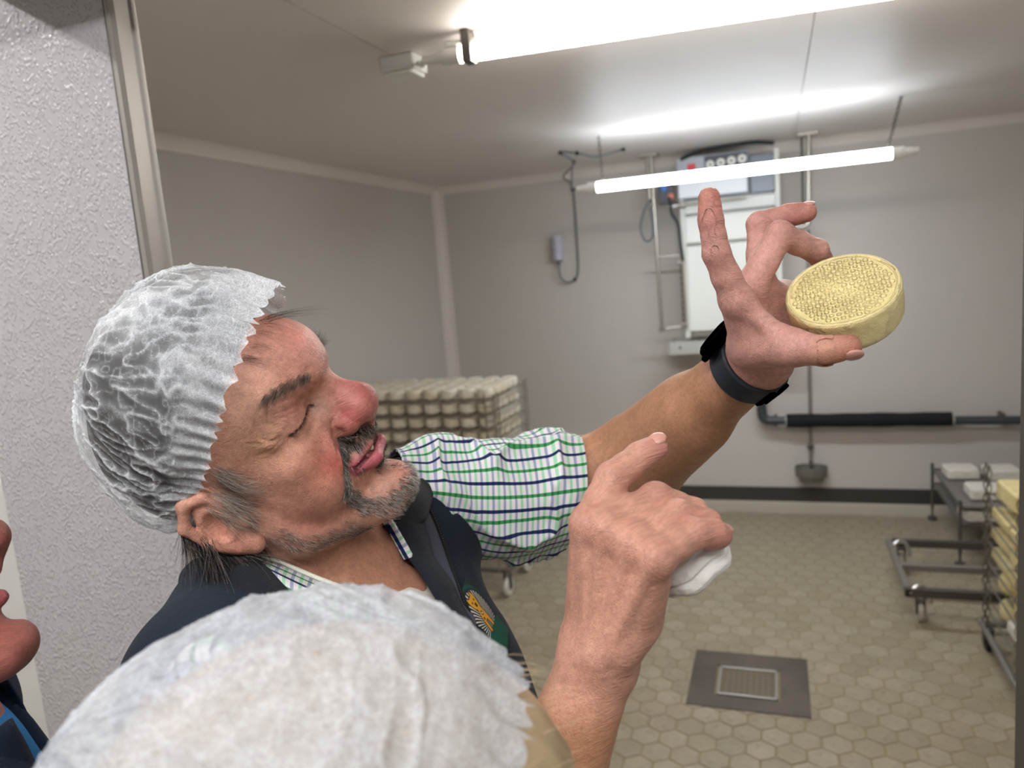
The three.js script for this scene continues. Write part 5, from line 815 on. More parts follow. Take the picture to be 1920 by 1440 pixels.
{
  const put = (name, g, m, parent = man) => mesh(name, away(g, MB), m, parent), sh = mix3(J.lShoulder, J.rShoulder, 0.5), HW = headToRoom;
  const navy = cloth(0x222a36), navySoft = cloth(0x262a31, { bumpScale: 0.0011, bumpMap: scaled(fleece, 0.035) }), placket = cloth(0x4a4d58), plaidMat = std(0xffffff, 0.9, { map: plaid, bumpMap: scaled(weave, 0.012), bumpScale: 0.00012, specularIntensity: 0.3, sheen: 0.2, sheenColor: new THREE.Color(0.6, 0.6, 0.6) });
  const uvFrom = (g) => { const p = g.attributes.position, uv = new Float32Array(p.count * 2); for (let i = 0; i < p.count; i++) { uv[i * 2] = p.getX(i) * 0.8 + p.getZ(i); uv[i * 2 + 1] = p.getY(i); } g.setAttribute('uv', new THREE.BufferAttribute(uv, 2)); return g; };
  const plainSurface = (f, lo, hi, cell) => { const s = surface(f, lo, hi, cell), g = new THREE.BufferGeometry(); g.setAttribute('position', new THREE.BufferAttribute(s.P, 3)); g.setAttribute('normal', new THREE.BufferAttribute(s.N, 3)); g.setIndex(s.idx); return uvFrom(g); };
  // opening of the vest: around the neck and down the chest
  const scoop = blend([[bone(HW([0, -120, -14]), HW([0, -190, -22]), 0.066, 0.070), 0.01], [bone(HW([0, -150, 22]), inBody(sh, -0.03, -0.09, 0.12), 0.050, 0.034), 0.02], [bone(inBody(sh, -0.03, -0.09, 0.12), inBody(sh, -0.02, -0.26, 0.18), 0.034, 0.012), 0.02]], 1);
  const folds = (x, y, z) => 0.004 * (fbm(x * 9 + 3, y * 14, z * 9, 3) - 0.5) + 0.0016 * (noise3(x * 40, y * 22, z * 40) - 0.5);
  const hem = (y) => 0.78 - y;
  const vestF = (x, y, z) => { const d = vestCore(x, y, z); if (d > 0.03 || d < -0.09) return d; return smax(smax(d + folds(x, y, z), -scoop(x, y, z), 0.008), hem(y), 0.006); };
  const vest = put('vest', plainSurface(vestF, [-0.62, 0.74, -0.88], [-0.08, 1.58, -0.28], 0.0036), navy); vest.userData.label = 'navy softshell vest, worn open at the neck';
  const teeTrunk = trunk(0.004), teeNeck = bone(HW([0, -178, -26]), HW([0, -216, -36]), 0.064, 0.074), teeCore = (x, y, z) => smin(teeTrunk(x, y, z), teeNeck(x, y, z), 0.02), neckHole = blend([[bone(HW([0, -130, -14]), HW([0, -186, -27]), 0.062, 0.064), 0.01], [bone(HW([0, -150, 20]), HW([0, -186, 14]), 0.034, 0.030), 0.02]], 1);
  const teeF = (x, y, z) => { const d = teeCore(x, y, z); if (d > 0.03 || d < -0.07) return d; return smax(smax(d + 0.002 * (noise3(x * 50, y * 50, z * 50) - 0.5), -neckHole(x, y, z), 0.003), 1.22 - y, 0.01); };
  put('t_shirt', plainSurface(teeF, [-0.52, 1.2, -0.8], [-0.14, 1.56, -0.36], 0.0022), cloth(0xd9d3c8, { bumpScale: 0.0002 }));
  // shirt collar: near side along the neck, far side at the throat
  const nearTop = [[-0.433, 1.492, -0.487], [-0.4125, 1.4885, -0.4795], [-0.4035, 1.4840, -0.4850], [-0.3932, 1.4775, -0.4915], [-0.3690, 1.4640, -0.4990], [-0.3437, 1.4515, -0.5055], [-0.3200, 1.4365, -0.5150], [-0.2985, 1.4185, -0.5370]];
  const nearLow = [[-0.4180, 1.4740, -0.470], [-0.4011, 1.4799, -0.4698], [-0.3797, 1.4740, -0.4594], [-0.3607, 1.4670, -0.4544], [-0.3391, 1.4534, -0.4591], [-0.3222, 1.4358, -0.4743], [-0.3058, 1.4202, -0.4929], [-0.2848, 1.4008, -0.5190]];
  const collar = put('shirt_collar', sheet([nearTop, nearTop.map((p, i) => add3(mix3(p, nearLow[i], 0.5), [0.002, 0.007, 0.007])), nearLow], 60, 14, 0.0022, 0.001), plaidMat);
  collar.userData.label = 'checked collar of the shirt';
  mesh('collar_edge', away(tube(nearTop.map((p, i) => add3(p, [0.0006, 0.0015, 0.0012])), 0.0022, 70, 8), MB), std(0xdcdccf, 0.9), collar);
  const farIn = [[-0.3520, 1.4860, -0.5850], [-0.3455, 1.4760, -0.5835], [-0.3370, 1.4630, -0.5810], [-0.3290, 1.4500, -0.5790]], farOut = [[-0.3500, 1.4880, -0.5945], [-0.3425, 1.4775, -0.5935], [-0.3330, 1.4640, -0.5905], [-0.3245, 1.4515, -0.5880]];
  put('shirt_collar', sheet([farIn, farIn.map((p, i) => add3(mix3(p, farOut[i], 0.5), [0.004, 0.001, 0.002])), farOut], 30, 8, 0.0022), plaidMat);
  // vest collar: folded fleece at the near side and the nape, standing at the far side
  const cTop = [[-0.4950, 1.468, -0.530], [-0.4880, 1.4775, -0.4920], [-0.4630, 1.4830, -0.4840], [-0.4260, 1.4890, -0.4790], [-0.4040, 1.4900, -0.4740], [-0.3885, 1.4870, -0.4680], [-0.3700, 1.4780, -0.4600], [-0.3540, 1.4660, -0.4560]], cLow = [[-0.492, 1.425, -0.520], [-0.483, 1.440, -0.464], [-0.448, 1.452, -0.445], [-0.415, 1.462, -0.434], [-0.392, 1.464, -0.428], [-0.374, 1.459, -0.426], [-0.358, 1.452, -0.428], [-0.344, 1.443, -0.432]];
  mesh('collar', away(sheet([cTop, cTop.map((p, i) => add3(mix3(p, cLow[i], 0.45), [0.002, 0.010, 0.009])), cLow], 60, 20, 0.006, 0.003, 0.35), MB), navySoft, vest);
  mesh('collar', away(sheet([[[-0.3560, 1.4950, -0.5930], [-0.3520, 1.5030, -0.6400], [-0.3570, 1.4980, -0.6850]], [[-0.3440, 1.4820, -0.5960], [-0.3370, 1.4880, -0.6380], [-0.3420, 1.4850, -0.6780]], [[-0.3390, 1.4680, -0.6000], [-0.3330, 1.4680, -0.6300], [-0.3370, 1.4640, -0.6480]]], 24, 16, 0.006, 0.002, 0.3), MB), cloth(0x35373b), vest);
  // front placket and zip along the far panel
  const onVest = (p, lift) => { const s = onSurface(vestF, p, 5, 0.002); return add3(s.p, mul3(s.n, lift)); };
  const zl = [[-0.3424, 1.4737, -0.6601], [-0.3309, 1.4575, -0.6511], [-0.3171, 1.4378, -0.6382], [-0.3001, 1.4203, -0.6164], [-0.2851, 1.4039, -0.5958], [-0.2734, 1.3879, -0.577], [-0.262, 1.365, -0.558], [-0.25, 1.33, -0.545]], pl = zl.map((p) => add3(p, [-0.0015, -0.0035, 0.0150]));
  const A = zl.map((p) => onVest(add3(p, [0, 0, 0.002]), 0.003)), B = pl.map((p) => onVest(p, 0.003));
  mesh('placket', away(sheet([A, A.map((p, i) => add3(mix3(p, B[i], 0.5), mul3(norm3([0.9, 0.3, 0.3]), 0.0012))), B], 60, 6, 0.003, 0.0005, 0.3), MB), placket, vest);
  const zc = new THREE.CatmullRomCurve3(zl.map((p) => V3(...onVest(p, 0.0036)))), teeth = [tube(zl.map((p) => onVest(p, 0.0022)), 0.0032, 80, 8)];
  const facing = [[-0.3485, 1.4810, -0.5814], [-0.3351, 1.4632, -0.5835], [-0.3203, 1.4459, -0.5797], [-0.3035, 1.4286, -0.5724], [-0.2859, 1.4090, -0.5628], [-0.2726, 1.3907, -0.5519]], facingOut = B.slice(0, 6);
  mesh('facing', away(sheet([facing, facing.map((p, i) => add3(mix3(p, facingOut[i], 0.5), [0.006, 0.002, 0.003])), facingOut], 50, 10, 0.004, 0, 0.35), MB), navySoft, vest).userData.label = 'fleece inner facing of the front edge';
  mesh('zip_tape', away(teeth[0], MB), cloth(0x16181d), vest);
  const tl = []; for (let i = 0; i < 90; i++) { const p = zc.getPointAt(i / 89), q = zc.getTangentAt(i / 89), g = box([-0.0016, -0.0006, -0.0012], [0.0016, 0.0006, 0.0012], 0.0003); g.applyQuaternion(new THREE.Quaternion().setFromUnitVectors(V3(0, 1, 0), q)); g.translate(p.x, p.y, p.z); tl.push(g); }
  mesh('zip_teeth', away(merged(tl), MB), std(0x4b4d55, 0.4, { metalness: 0.3 }), vest);
  // seam ridge of the front panel
  mesh('seam', away(tube([[-0.3385, 1.4629, -0.6459], [-0.335, 1.472, -0.622], [-0.338, 1.474, -0.605]].map((p) => onVest(p, 0.001)), 0.0012, 30, 6), MB), navy, vest);
  // printed emblem on the chest
  const W = 220, Hh = 256, cv = document.createElement('canvas'); cv.width = W; cv.height = Hh; const c2 = cv.getContext('2d');
  c2.fillStyle = '#1c2833'; c2.fillRect(0, 0, W, Hh); c2.fillStyle = '#0e4a40'; c2.beginPath(); c2.arc(110, 110, 106, PI * 1.08, PI * 1.92); c2.lineWidth = 14; c2.strokeStyle = '#0f4d44'; c2.stroke();
  c2.save(); c2.beginPath(); c2.arc(110, 112, 92, 0, 2 * PI); c2.clip(); c2.fillStyle = '#232d35'; c2.fillRect(0, 0, W, Hh); c2.fillStyle = '#d8d2c4'; for (let i = 0; i < 44; i++) { const a = i / 44 * 2 * PI; c2.beginPath(); c2.moveTo(110, 150); c2.lineTo(110 + Math.cos(a) * 200, 150 + Math.sin(a) * 200); c2.lineTo(110 + Math.cos(a + 0.065) * 200, 150 + Math.sin(a + 0.065) * 200); c2.fill(); } c2.restore();
  c2.fillStyle = '#0d5c47'; c2.beginPath(); c2.moveTo(0, 190); c2.quadraticCurveTo(110, 140, 220, 176); c2.lineTo(220, 256); c2.lineTo(0, 256); c2.fill();
  c2.fillStyle = '#e0a02c'; c2.strokeStyle = '#3a2a14'; c2.lineWidth = 4; c2.beginPath(); c2.moveTo(74, 34); c2.lineTo(84, 22); c2.lineTo(92, 36); c2.lineTo(118, 36); c2.lineTo(128, 24); c2.lineTo(134, 40); c2.quadraticCurveTo(138, 70, 122, 84); c2.quadraticCurveTo(146, 110, 148, 168); c2.lineTo(132, 168); c2.lineTo(126, 132); c2.lineTo(112, 132); c2.lineTo(108, 168); c2.lineTo(92, 168); c2.quadraticCurveTo(84, 120, 88, 86); c2.quadraticCurveTo(68, 70, 74, 34); c2.fill(); c2.stroke();
  c2.fillStyle = '#3a2a14'; for (const [x, y, r] of [[92, 56, 4], [116, 56, 4], [104, 72, 8], [112, 104, 8], [126, 120, 5]]) { c2.beginPath(); c2.arc(x, y, r, 0, 2 * PI); c2.fill(); } c2.fillStyle = '#f0e6d2'; c2.beginPath(); c2.arc(112, 104, 4, 0, 2 * PI); c2.fill();
  const tex = new THREE.CanvasTexture(cv); tex.colorSpace = THREE.SRGBColorSpace;
  { const ec = [-0.2715, 1.3780, -0.6190], nn = onSurface(vestF, ec, 5, 0.004).n, dn = norm3(sub3(mul3(bodyU, -1), mul3(nn, dot3(mul3(bodyU, -1), nn)))), rt = cross3(nn, dn).map((v) => v), g = new THREE.PlaneGeometry(1, 1, 24, 24), p = g.attributes.position; for (let i = 0; i < p.count; i++) { const q = add3(ec, add3(mul3(rt, -p.getX(i) * -0.062 * -1), mul3(dn, -p.getY(i) * 0.072))), s = onVest(q, 0.0012); p.setXYZ(i, ...s); } g.computeVertexNormals(); mesh('emblem', away(g, MB), std(0xffffff, 0.7, { map: tex, side: THREE.DoubleSide }), vest).userData.label = 'printed round emblem with a yellow animal'; }
  // sleeves
  const sleeve = (name, path, radii, lean, seed, amp) => { const cur = new THREE.CatmullRomCurve3(path.map((p) => V3(...p))), nu = 110, nv = 120, pos = [], uv = [], idx = [], len = cur.getLength(); const up0 = V3(0, 1, 0);
    for (const skin of [0, 1]) for (let i = 0; i <= nu; i++) { const t = i / nu, c = cur.getPointAt(t), T = cur.getTangentAt(t), sd = T.clone().cross(up0).normalize(), up = sd.clone().cross(T).normalize(); const rr = radii.length - 1, k = Math.min(rr - 1, Math.floor(t * rr)), r0 = lerp(radii[k], radii[k + 1], t * rr - k) - skin * 0.0018;
      for (let j = 0; j <= nv; j++) { const a = j / nv * 2 * PI, f = (x, y) => noise3(x + seed, y, seed * 3), w = Math.cos(a), s = Math.sin(a);
        const drag = t * 4.6 + s * 0.8, fold = Math.pow(1 - Math.abs(2 * noise3(drag * 1.5 + w * 0.9, w * 1.3 + 4, s * 1.1 + seed) - 1), 4), soft = noise3(t * 5, w * 1.6 + 7, s * 1.6 + seed) - 0.5;
        const r = r0 + amp * (fold * 0.9 * smooth(0, 0.15, t) * (1 - smooth(0.9, 1, t) * 0.6) + soft * 0.8) + 0.0005 * f(t * 60, a * 12), q = c.clone().addScaledVector(up, s * r).addScaledVector(sd, w * r * 0.96).addScaledVector(T, lean * s * r * smooth(0.6, 1, t)); pos.push(q.x, q.y, q.z); uv.push(t * len, a * 0.062); } }
    const w = nv + 1, o = (nu + 1) * w; for (let i = 0; i < nu; i++) for (let j = 0; j < nv; j++) { const a = i * w + j, b = a + w; idx.push(a, a + 1, b + 1, a, b + 1, b, o + a, o + b + 1, o + a + 1, o + a, o + b, o + b + 1); } for (let j = 0; j < nv; j++) { const a = nu * w + j; idx.push(a, a + 1, o + a + 1, a, o + a + 1, o + a); }
    const g = new THREE.BufferGeometry(); g.setAttribute('position', new THREE.Float32BufferAttribute(pos, 3)); g.setAttribute('uv', new THREE.Float32BufferAttribute(uv, 2)); g.setIndex(idx); g.computeVertexNormals(); return put(name, g, plaidMat); };
  sleeve('shirt_sleeve', [[-0.4040, 1.4770, -0.6950], [-0.3520, 1.4560, -0.7422], [-0.2957, 1.4460, -0.7841], [-0.2377, 1.4450, -0.8196]], [0.048, 0.060, 0.067, 0.067, 0.066], 0.22, 3, 0.013).userData.label = 'short checked sleeve on the raised arm';
  sleeve('shirt_sleeve', [mix3(J.rShoulder, sh, 0.25), J.rShoulder, mix3(J.rShoulder, J.rElbow, 0.35), mix3(J.rShoulder, J.rElbow, 0.72)], [0.055, 0.066, 0.064, 0.060], 0, 8, 0.006);
  // trousers and shoes (below the picture)
  const hip = inBody(sh, 0, -0.54, 0), legs = [[egg(hip, [0.172, 0.13, 0.13], [bodyL, bodyU, bodyF]), 0.02]], shoes = [];
  for (const s of [1, -1]) { const h = inBody(hip, s * 0.09, -0.03, 0), k = [h[0] + 0.015, 0.49, h[2]], a = [h[0] - 0.005, 0.085, h[2]]; legs.push([bone(h, k, 0.088, 0.066), 0.04], [bone(k, a, 0.066, 0.058), 0.02]); shoes.push(bone([a[0], 0.045, a[2]], [a[0] + 0.17, 0.037, a[2]], 0.047, 0.038)); }
  const legF = blend(legs, 1), tr = (x, y, z) => smax(smax(legF(x, y, z), y - 0.86, 0.004), 0.07 - y, 0.004);
  put('trousers', plainSurface(tr, [-0.6, 0.05, -0.85], [-0.1, 0.9, -0.25], 0.006), cloth(0x2b3038));
  for (const f of shoes) put('shoe', plainSurface((x, y, z) => smax(f(x, y, z), 0.001 - y, 0.004), [f.at[0] - 0.16, -0.02, f.at[2] - 0.09], [f.at[0] + 0.16, 0.13, f.at[2] + 0.09], 0.005), std(0xe2e2de, 0.4));
  // watch
  const ax = norm3(sub3(J.lWrist, J.lElbow)), C0 = add3(J.lWrist, mul3(ax, -0.016)), hd = norm3(sub3(J.lMid0, J.lWrist)), ac = norm3(sub3(J.lPin0, J.lIdx0)); let dz = cross3(hd, ac); if (dz[0] > 0) dz = mul3(dz, -1); dz = norm3(sub3(dz, mul3(ax, dot3(dz, ax)))); const sd = cross3(ax, dz);
  const reach = (a, along) => { const d = add3(mul3(dz, Math.cos(a)), mul3(sd, Math.sin(a))), o = add3(C0, mul3(ax, along)); let r = 0.02; for (let i = 0; i < 14; i++) r -= manSkin(...add3(o, mul3(d, r))) * 0.8; return [o, d, r]; };
  const strap = (() => { const pos = [], idx = [], n = 120, prof = []; for (const [w, h] of [[-0.012, 0.0006], [-0.012, 0.0036], [-0.0098, 0.0048], [0.0098, 0.0048], [0.012, 0.0036], [0.012, 0.0006]]) prof.push([w, h]);
    for (let i = 0; i <= n; i++) { const a = i / n * 2 * PI, [o, d, r] = reach(a, 0); for (const [w, h] of prof) pos.push(...add3(add3(o, mul3(ax, w)), mul3(d, r + h))); } const m = prof.length; for (let i = 0; i < n; i++) for (let j = 0; j < m; j++) { const a = i * m + j, b = i * m + (j + 1) % m; idx.push(a, b, b + m, a, b + m, a + m); }
    const g = new THREE.BufferGeometry(); g.setAttribute('position', new THREE.Float32BufferAttribute(pos, 3)); g.setIndex(idx); const t = g.toNonIndexed(); t.computeVertexNormals(); return t; })();
  const rubber = std(0x1c222c, 0.55); const watch = put('watch', strap, std(0x1c222c, 0.55, { side: THREE.DoubleSide })); watch.userData.label = 'black sports watch with rubber strap';
  const place = (g, a, along, out) => { const [o, d, r] = reach(a, along), s2 = cross3(ax, d); g.applyMatrix4(new THREE.Matrix4().makeBasis(V3(...s2), V3(...d), V3(...ax))); g.translate(...add3(o, mul3(d, r + out))); return away(g, MB); };
  mesh('watch_case', place(lathe([[0, 0], [0.0175, 0], [0.0205, 0.002], [0.0212, 0.006], [0.0205, 0.010], [0.018, 0.0118], [0, 0.0118]], 40), 0, 0.001, 0.0005), std(0x33383f, 0.35, { metalness: 0.4 }), watch);
  mesh('watch_glass', place(lathe([[0, 0.0012], [0.0165, 0.001], [0.0172, 0]].reverse(), 40), 0, 0.001, 0.0122), std(0x06080b, 0.06), watch);
  mesh('strap_lug', [place(box([-0.026, 0.0015, -0.009], [-0.015, 0.0075, 0.009], 0.002), 0, 0.001, 0.0005), place(box([0.015, 0.0015, -0.009], [0.026, 0.0075, 0.009], 0.002), 0, 0.001, 0.0005)], rubber, watch);
  mesh('buckle', place(box([-0.0075, 0.001, -0.0125], [0.0075, 0.0055, 0.0125], 0.0015), PI * 0.93, 0, 0.0015), std(0x2c2f35, 0.3, { metalness: 0.7 }), watch);
  mesh('strap_keeper', place(box([-0.004, 0.001, -0.0115], [0.004, 0.0062, 0.0115], 0.0015), PI * 0.80, 0, 0.0005), rubber, watch);
  for (let i = 0; i < 4; i++) mesh('strap_hole', place(rod([0, 0.0036, 0], [0, 0.0044, 0], 0.0011, 10), PI * (1.04 + i * 0.055), 0, 0), std(0x050608, 0.9), watch);
}
// ------------------------------------------------------------------ the cheeses in his hands
{
  const n = norm3([-0.1839, 0.7848, 0.5918]), q = new THREE.Quaternion().setFromUnitVectors(V3(0, 1, 0), V3(...n)), c = group('moulded_cheese', J.cheeseC);
  const yellow = std(0xfaedb4, 0.42, { map: scaled(cheeseSkin, 0.05), bumpMap: scaled(cheeseBump, 0.03), bumpScale: 0.0009, sheen: 0.2, clearcoat: 0.12, clearcoatRoughness: 0.4 });
  const prof = [[0, -0.034], [0.036, -0.034], [0.0405, -0.0325], [0.0428, -0.029], [0.0438, -0.016], [0.0442, -0.006], [0.0440, -0.0022], [0.0430, -0.0003], [0.0418, 0.0004], [0.0405, -0.0002], [0.0395, -0.0012], [0.02, -0.0013], [0, -0.0013]];
  const fine = []; for (let i = 0; i + 1 < prof.length; i++) for (let k = 0; k < 4; k++) fine.push([lerp(prof[i][0], prof[i + 1][0], k / 4), lerp(prof[i][1], prof[i + 1][1], k / 4)]); fine.push(prof[prof.length - 1]);
  const b = new THREE.LatheGeometry(fine.map(([x, y]) => new THREE.Vector2(x, y)), 120), P = b.attributes.position, dents = []; const r = rng(4); for (let i = 0; i < 90; i++) dents.push([r() * 2 * PI, -0.004 - r() * 0.026, 0.0008 + r() * 0.0012]);
  for (let i = 0; i < P.count; i++) { let x = P.getX(i), y = P.getY(i), z = P.getZ(i); const rad = Math.hypot(x, z), a = Math.atan2(z, x); let s = 1 + 0.018 * (noise3(Math.cos(a) * 1.6 + 5, Math.sin(a) * 1.6, y * 40) - 0.5) + 0.012 * (noise3(Math.cos(a) * 14, Math.sin(a) * 14, y * 300) - 0.5); if (rad > 0.039) for (const [da, dy, dr] of dents) { const dd = Math.hypot((((a - da + 3 * PI) % (2 * PI)) - PI) * 0.044, y - dy); if (dd < dr) s -= 0.02 * (1 - dd / dr); } y += 0.0012 * (noise3(x * 60, z * 60, 3) - 0.5) * (y > -0.02 ? 1 : 0.4); P.setXYZ(i, x * s, y, z * s); }
  b.computeVertexNormals(); b.applyQuaternion(q); mesh('cheese_body', boxUV(b), yellow, c);
  const beads = []; for (let i = -9; i <= 9; i++) for (let j = -10; j <= 10; j++) { const x = (i + (j & 1) * 0.5) * 0.0056, z = j * 0.00485; if (Math.hypot(x, z) > 0.0385) continue; const g = new THREE.SphereGeometry(0.0024 * (0.85 + 0.3 * r()), 10, 6, 0, 2 * PI, 0, PI / 2); g.scale(1, 0.8, 1); g.translate(x + (r() - 0.5) * 0.0006, -0.0013 + 0.0012 * (noise3(x * 60, z * 60, 3) - 0.5), z + (r() - 0.5) * 0.0006); g.applyQuaternion(q); beads.push(boxUV(g)); }
  mesh('moulded_beads', merged(beads), yellow, c).userData.kind = 'stuff';
  tag(c, 'small round yellow cheese with a beaded top, held up between thumb and fingers', 'cheese');
  const WC = [0, 1, 2].map((i) => [-0.0590, 1.5080, -0.4700][i]);
  const w = group('white_cheese', WC), axis = V3(0.5324, -0.837, -0.0631).normalize(), qw = new THREE.Quaternion().setFromUnitVectors(V3(0, 1, 0), axis);
  const pw = [[0, -0.014], [0.020, -0.014], [0.0245, -0.0115], [0.026, -0.008], [0.0254, -0.0062], [0.0266, -0.004], [0.0271, 0.0005], [0.0256, 0.0022], [0.0265, 0.005], [0.0261, 0.009], [0.0235, 0.0125], [0.018, 0.0138], [0, 0.0138]], fw = []; for (let i = 0; i + 1 < pw.length; i++) for (let k = 0; k < 4; k++) fw.push([lerp(pw[i][0], pw[i + 1][0], k / 4), lerp(pw[i][1], pw[i + 1][1], k / 4)]); fw.push(pw[pw.length - 1]);
  const gw = new THREE.LatheGeometry(fw.map(([x, y]) => new THREE.Vector2(x, y)), 90), Q = gw.attributes.position; for (let i = 0; i < Q.count; i++) { const x = Q.getX(i), y = Q.getY(i), z = Q.getZ(i), a = Math.atan2(z, x), s = 1 + 0.06 * (noise3(Math.cos(a) * 2, Math.sin(a) * 2 + 4, y * 60) - 0.5) + 0.03 * (noise3(Math.cos(a) * 7, Math.sin(a) * 7, y * 260) - 0.5); Q.setXYZ(i, x * s, y * s + 0.0012 * Math.sin(a * 5 + 1), z * s); }
  gw.computeVertexNormals(); gw.applyQuaternion(qw); mesh('cheese_body', boxUV(gw), std(0xeeedea, 0.6, { bumpMap: scaled(cheeseBump, 0.05), bumpScale: 0.0006 }), w);
  tag(w, 'soft ridged white cheese tucked under the curled fingers of the pointing hand', 'cheese');
}
// ------------------------------------------------------------------ two visitors, mostly outside the picture
function visitor(o) {
  const head = { rows: null, pos: o.head }, fw = norm3(o.face), lf = norm3(cross3(o.up ?? [0, 1, 0], fw)), up = cross3(fw, lf); head.rows = [0, 1, 2].map((i) => [lf[i], up[i], fw[i]]);
  const W = (p) => { const q = mul3(p, o.scale); return headToRoom(q, head); }, back = (p) => mul3(roomToHead(p, head), 1 / o.scale), hf = headField({ nose: o.nose, mouth: 2.0, rough: 0.3 });
  const hd = (x, y, z) => { const q = back([x, y, z]); return hf(q[0], q[1], q[2]) * 0.001 * o.scale; }; hd.at = W([0, 10, 10]); hd.reach = 0.165; hd.near = (c, r) => { const g = hf.near(back(c), r * 1000 / o.scale); return (x, y, z) => { const q = back([x, y, z]); return g(q[0], q[1], q[2]) * 0.001 * o.scale; }; };
  const F = norm3(o.body), U = [0, 1, 0], L = cross3(U, F), nb = o.neck, at = (l, u, f) => add3(nb, add3(add3(mul3(L, l), mul3(U, u)), mul3(F, f)));
  const SL = at(o.wide, -0.045, 0), SR = at(-o.wide, -0.045, 0), arm = (s) => { const S = s > 0 ? SL : SR, e = add3(S, add3(mul3(L, s * (o.armOut ?? 0.03)), add3(mul3(F, -0.02), [0, -0.28, 0]))), w = add3(e, add3(mul3(F, 0.07), [0, -0.24, 0])); return [S, e, w]; };
  const A = [[hd, 0.001], [bone(W([0, -50, -14]), at(0, 0.0, 0.0), 0.050 * o.scale, 0.056 * o.scale), 0.02]], body = (g) => [[egg(at(0, -0.20, 0.01), [o.wide - 0.01 + g, 0.19 + g, 0.105 + g], [L, U, F]), 0.05], [egg(at(0, -0.40, 0.02), [o.wide - 0.025 + g, 0.2 + g, 0.115 + g], [L, U, F]), 0.06], [egg(at(0, -0.56, 0), [o.wide - 0.01 + g, 0.14 + g, 0.12 + g], [L, U, F]), 0.05], [bone(at(0, -0.02, 0), SL, 0.05 + g, 0.05 + g), 0.04], [bone(at(0, -0.02, 0), SR, 0.05 + g, 0.05 + g), 0.04]];
  const arms = (g) => [1, -1].flatMap((s) => { const [S, e, w] = arm(s); return [[bone(S, e, 0.05 + g, 0.038 + g), 0.03], [bone(e, w, 0.038 + g, 0.026 + g), 0.02]]; });
  A.push(...body(0), ...arms(0));
  for (const s of [1, -1]) { const w = arm(s)[2], d = [0, -1, 0], p0 = add3(w, [0, -0.09, 0]); A.push([bone(w, add3(w, [0, -0.05, 0]), 0.024, 0.024), 0.012]);
    for (let i = 0; i < 4; i++) { const m = add3(p0, mul3(F, (1.5 - i) * 0.019)), b = add3(m, add3([0, -0.036 + Math.abs(i - 1) * 0.004, 0], mul3(L, -s * 0.008))), t = add3(b, add3([0, -0.030, 0], mul3(L, -s * 0.016))); A.push([bone(add3(w, mul3(F, (1.5 - i) * 0.012)), m, 0.014, 0.0105), 0.008]); finger(A, [m, b, t], [0.0100, 0.0088, 0.0074]); }
    const tb = add3(w, add3([0, -0.035, 0], mul3(F, 0.028))), tm = add3(tb, add3([0, -0.035, 0], mul3(F, 0.022))); finger(A, [tb, tm, add3(tm, [0, -0.03, 0])], [0.0135, 0.011, 0.0095]); }
  const legPts = (s) => { const h = at(s * 0.085, -0.60, 0), k = [h[0], 0.48, h[2]], a = [h[0], 0.085, h[2]]; return [h, k, a]; };
  for (const s of [1, -1]) { const [h, k, a] = legPts(s); A.push([bone(h, k, 0.07, 0.05), 0.03], [bone(k, a, 0.048, 0.035), 0.02]); }
  const all = blend(A), root = group('person', [nb[0], 0, nb[2]]), RB = root.position.toArray(), put = (n, g, m, par = root) => mesh(n, away(g, RB), m, par);
  tag(root, o.label, 'person');
  const lips = polyDist([[-26, -46, 84], [-11, -48, 99], [11, -48, 99], [26, -46, 84]]);
  const paint = (p) => { const h = back(p), m = fbm(p[0] * 60, p[1] * 60, p[2] * 60, 3) - 0.5; let c = rgb(o.skin); for (const [q, r, k, a] of o.flush) c = mix3(c, rgb(k), a * Math.exp(-(len3(sub3(h, q)) ** 2) / (r * r) * 1.4)); if (h[2] > 70) c = mix3(c, rgb(0xb7606a), smooth(12, 7, lips(...h)) * 0.75); return mul3(c, 1 + 0.25 * m); };
  const lo = [nb[0] - 0.45, 0, nb[2] - 0.45], hi = [nb[0] + 0.45, 1.9, nb[2] + 0.45], nearHead = (x, y, z, m = 0) => Math.hypot(x - hd.at[0], y - hd.at[1], z - hd.at[2]) < 0.20 + m;
  put('body', skinGeometry(all, lo, hi, [o.fine, 0.007], paint, nearHead), skinMat());
  for (const s of [-1, 1]) { const e = new THREE.SphereGeometry(0.0134 * o.scale, 24, 16); e.translate(...W([s * 36, 23, 72.6])); const b = put('eye', e, std(0xd8d2cb, 0.15)); const ir = new THREE.SphereGeometry(0.006 * o.scale, 16, 12); ir.translate(...W([s * 35, 22, 80.5])); put('iris', ir, std(0x33404a, 0.12), b); }
  const plain = (f, a, b, cell, m, name) => { const s = surface(f, a, b, cell), g = new THREE.BufferGeometry(), uv = new Float32Array(s.P.length / 3 * 2); for (let i = 0; i < uv.length / 2; i++) { uv[i * 2] = s.P[i * 3] * 0.8 + s.P[i * 3 + 2]; uv[i * 2 + 1] = s.P[i * 3 + 1]; } g.setAttribute('position', new THREE.BufferAttribute(s.P, 3)); g.setAttribute('normal', new THREE.BufferAttribute(s.N, 3)); g.setAttribute('uv', new THREE.BufferAttribute(uv, 2)); g.setIndex(s.idx); return put(name, g, m); };
  // jacket with collar, inner shirt, trousers, shoes
  const jk = blend([...body(0.016), ...arms(0.014)]), hole = bone(at(0, 0.10, -0.005), at(0, -0.03, 0.015), 0.066, 0.056), hole2 = bone(at(0, 0.10, -0.005), at(0, -0.0, 0.0), 0.060, 0.050), vee = bone(at(0, 0.0, 0.08), at(0, -0.22, 0.16), 0.032, 0.014), wr = [1, -1].map((s) => arm(s)[2]);
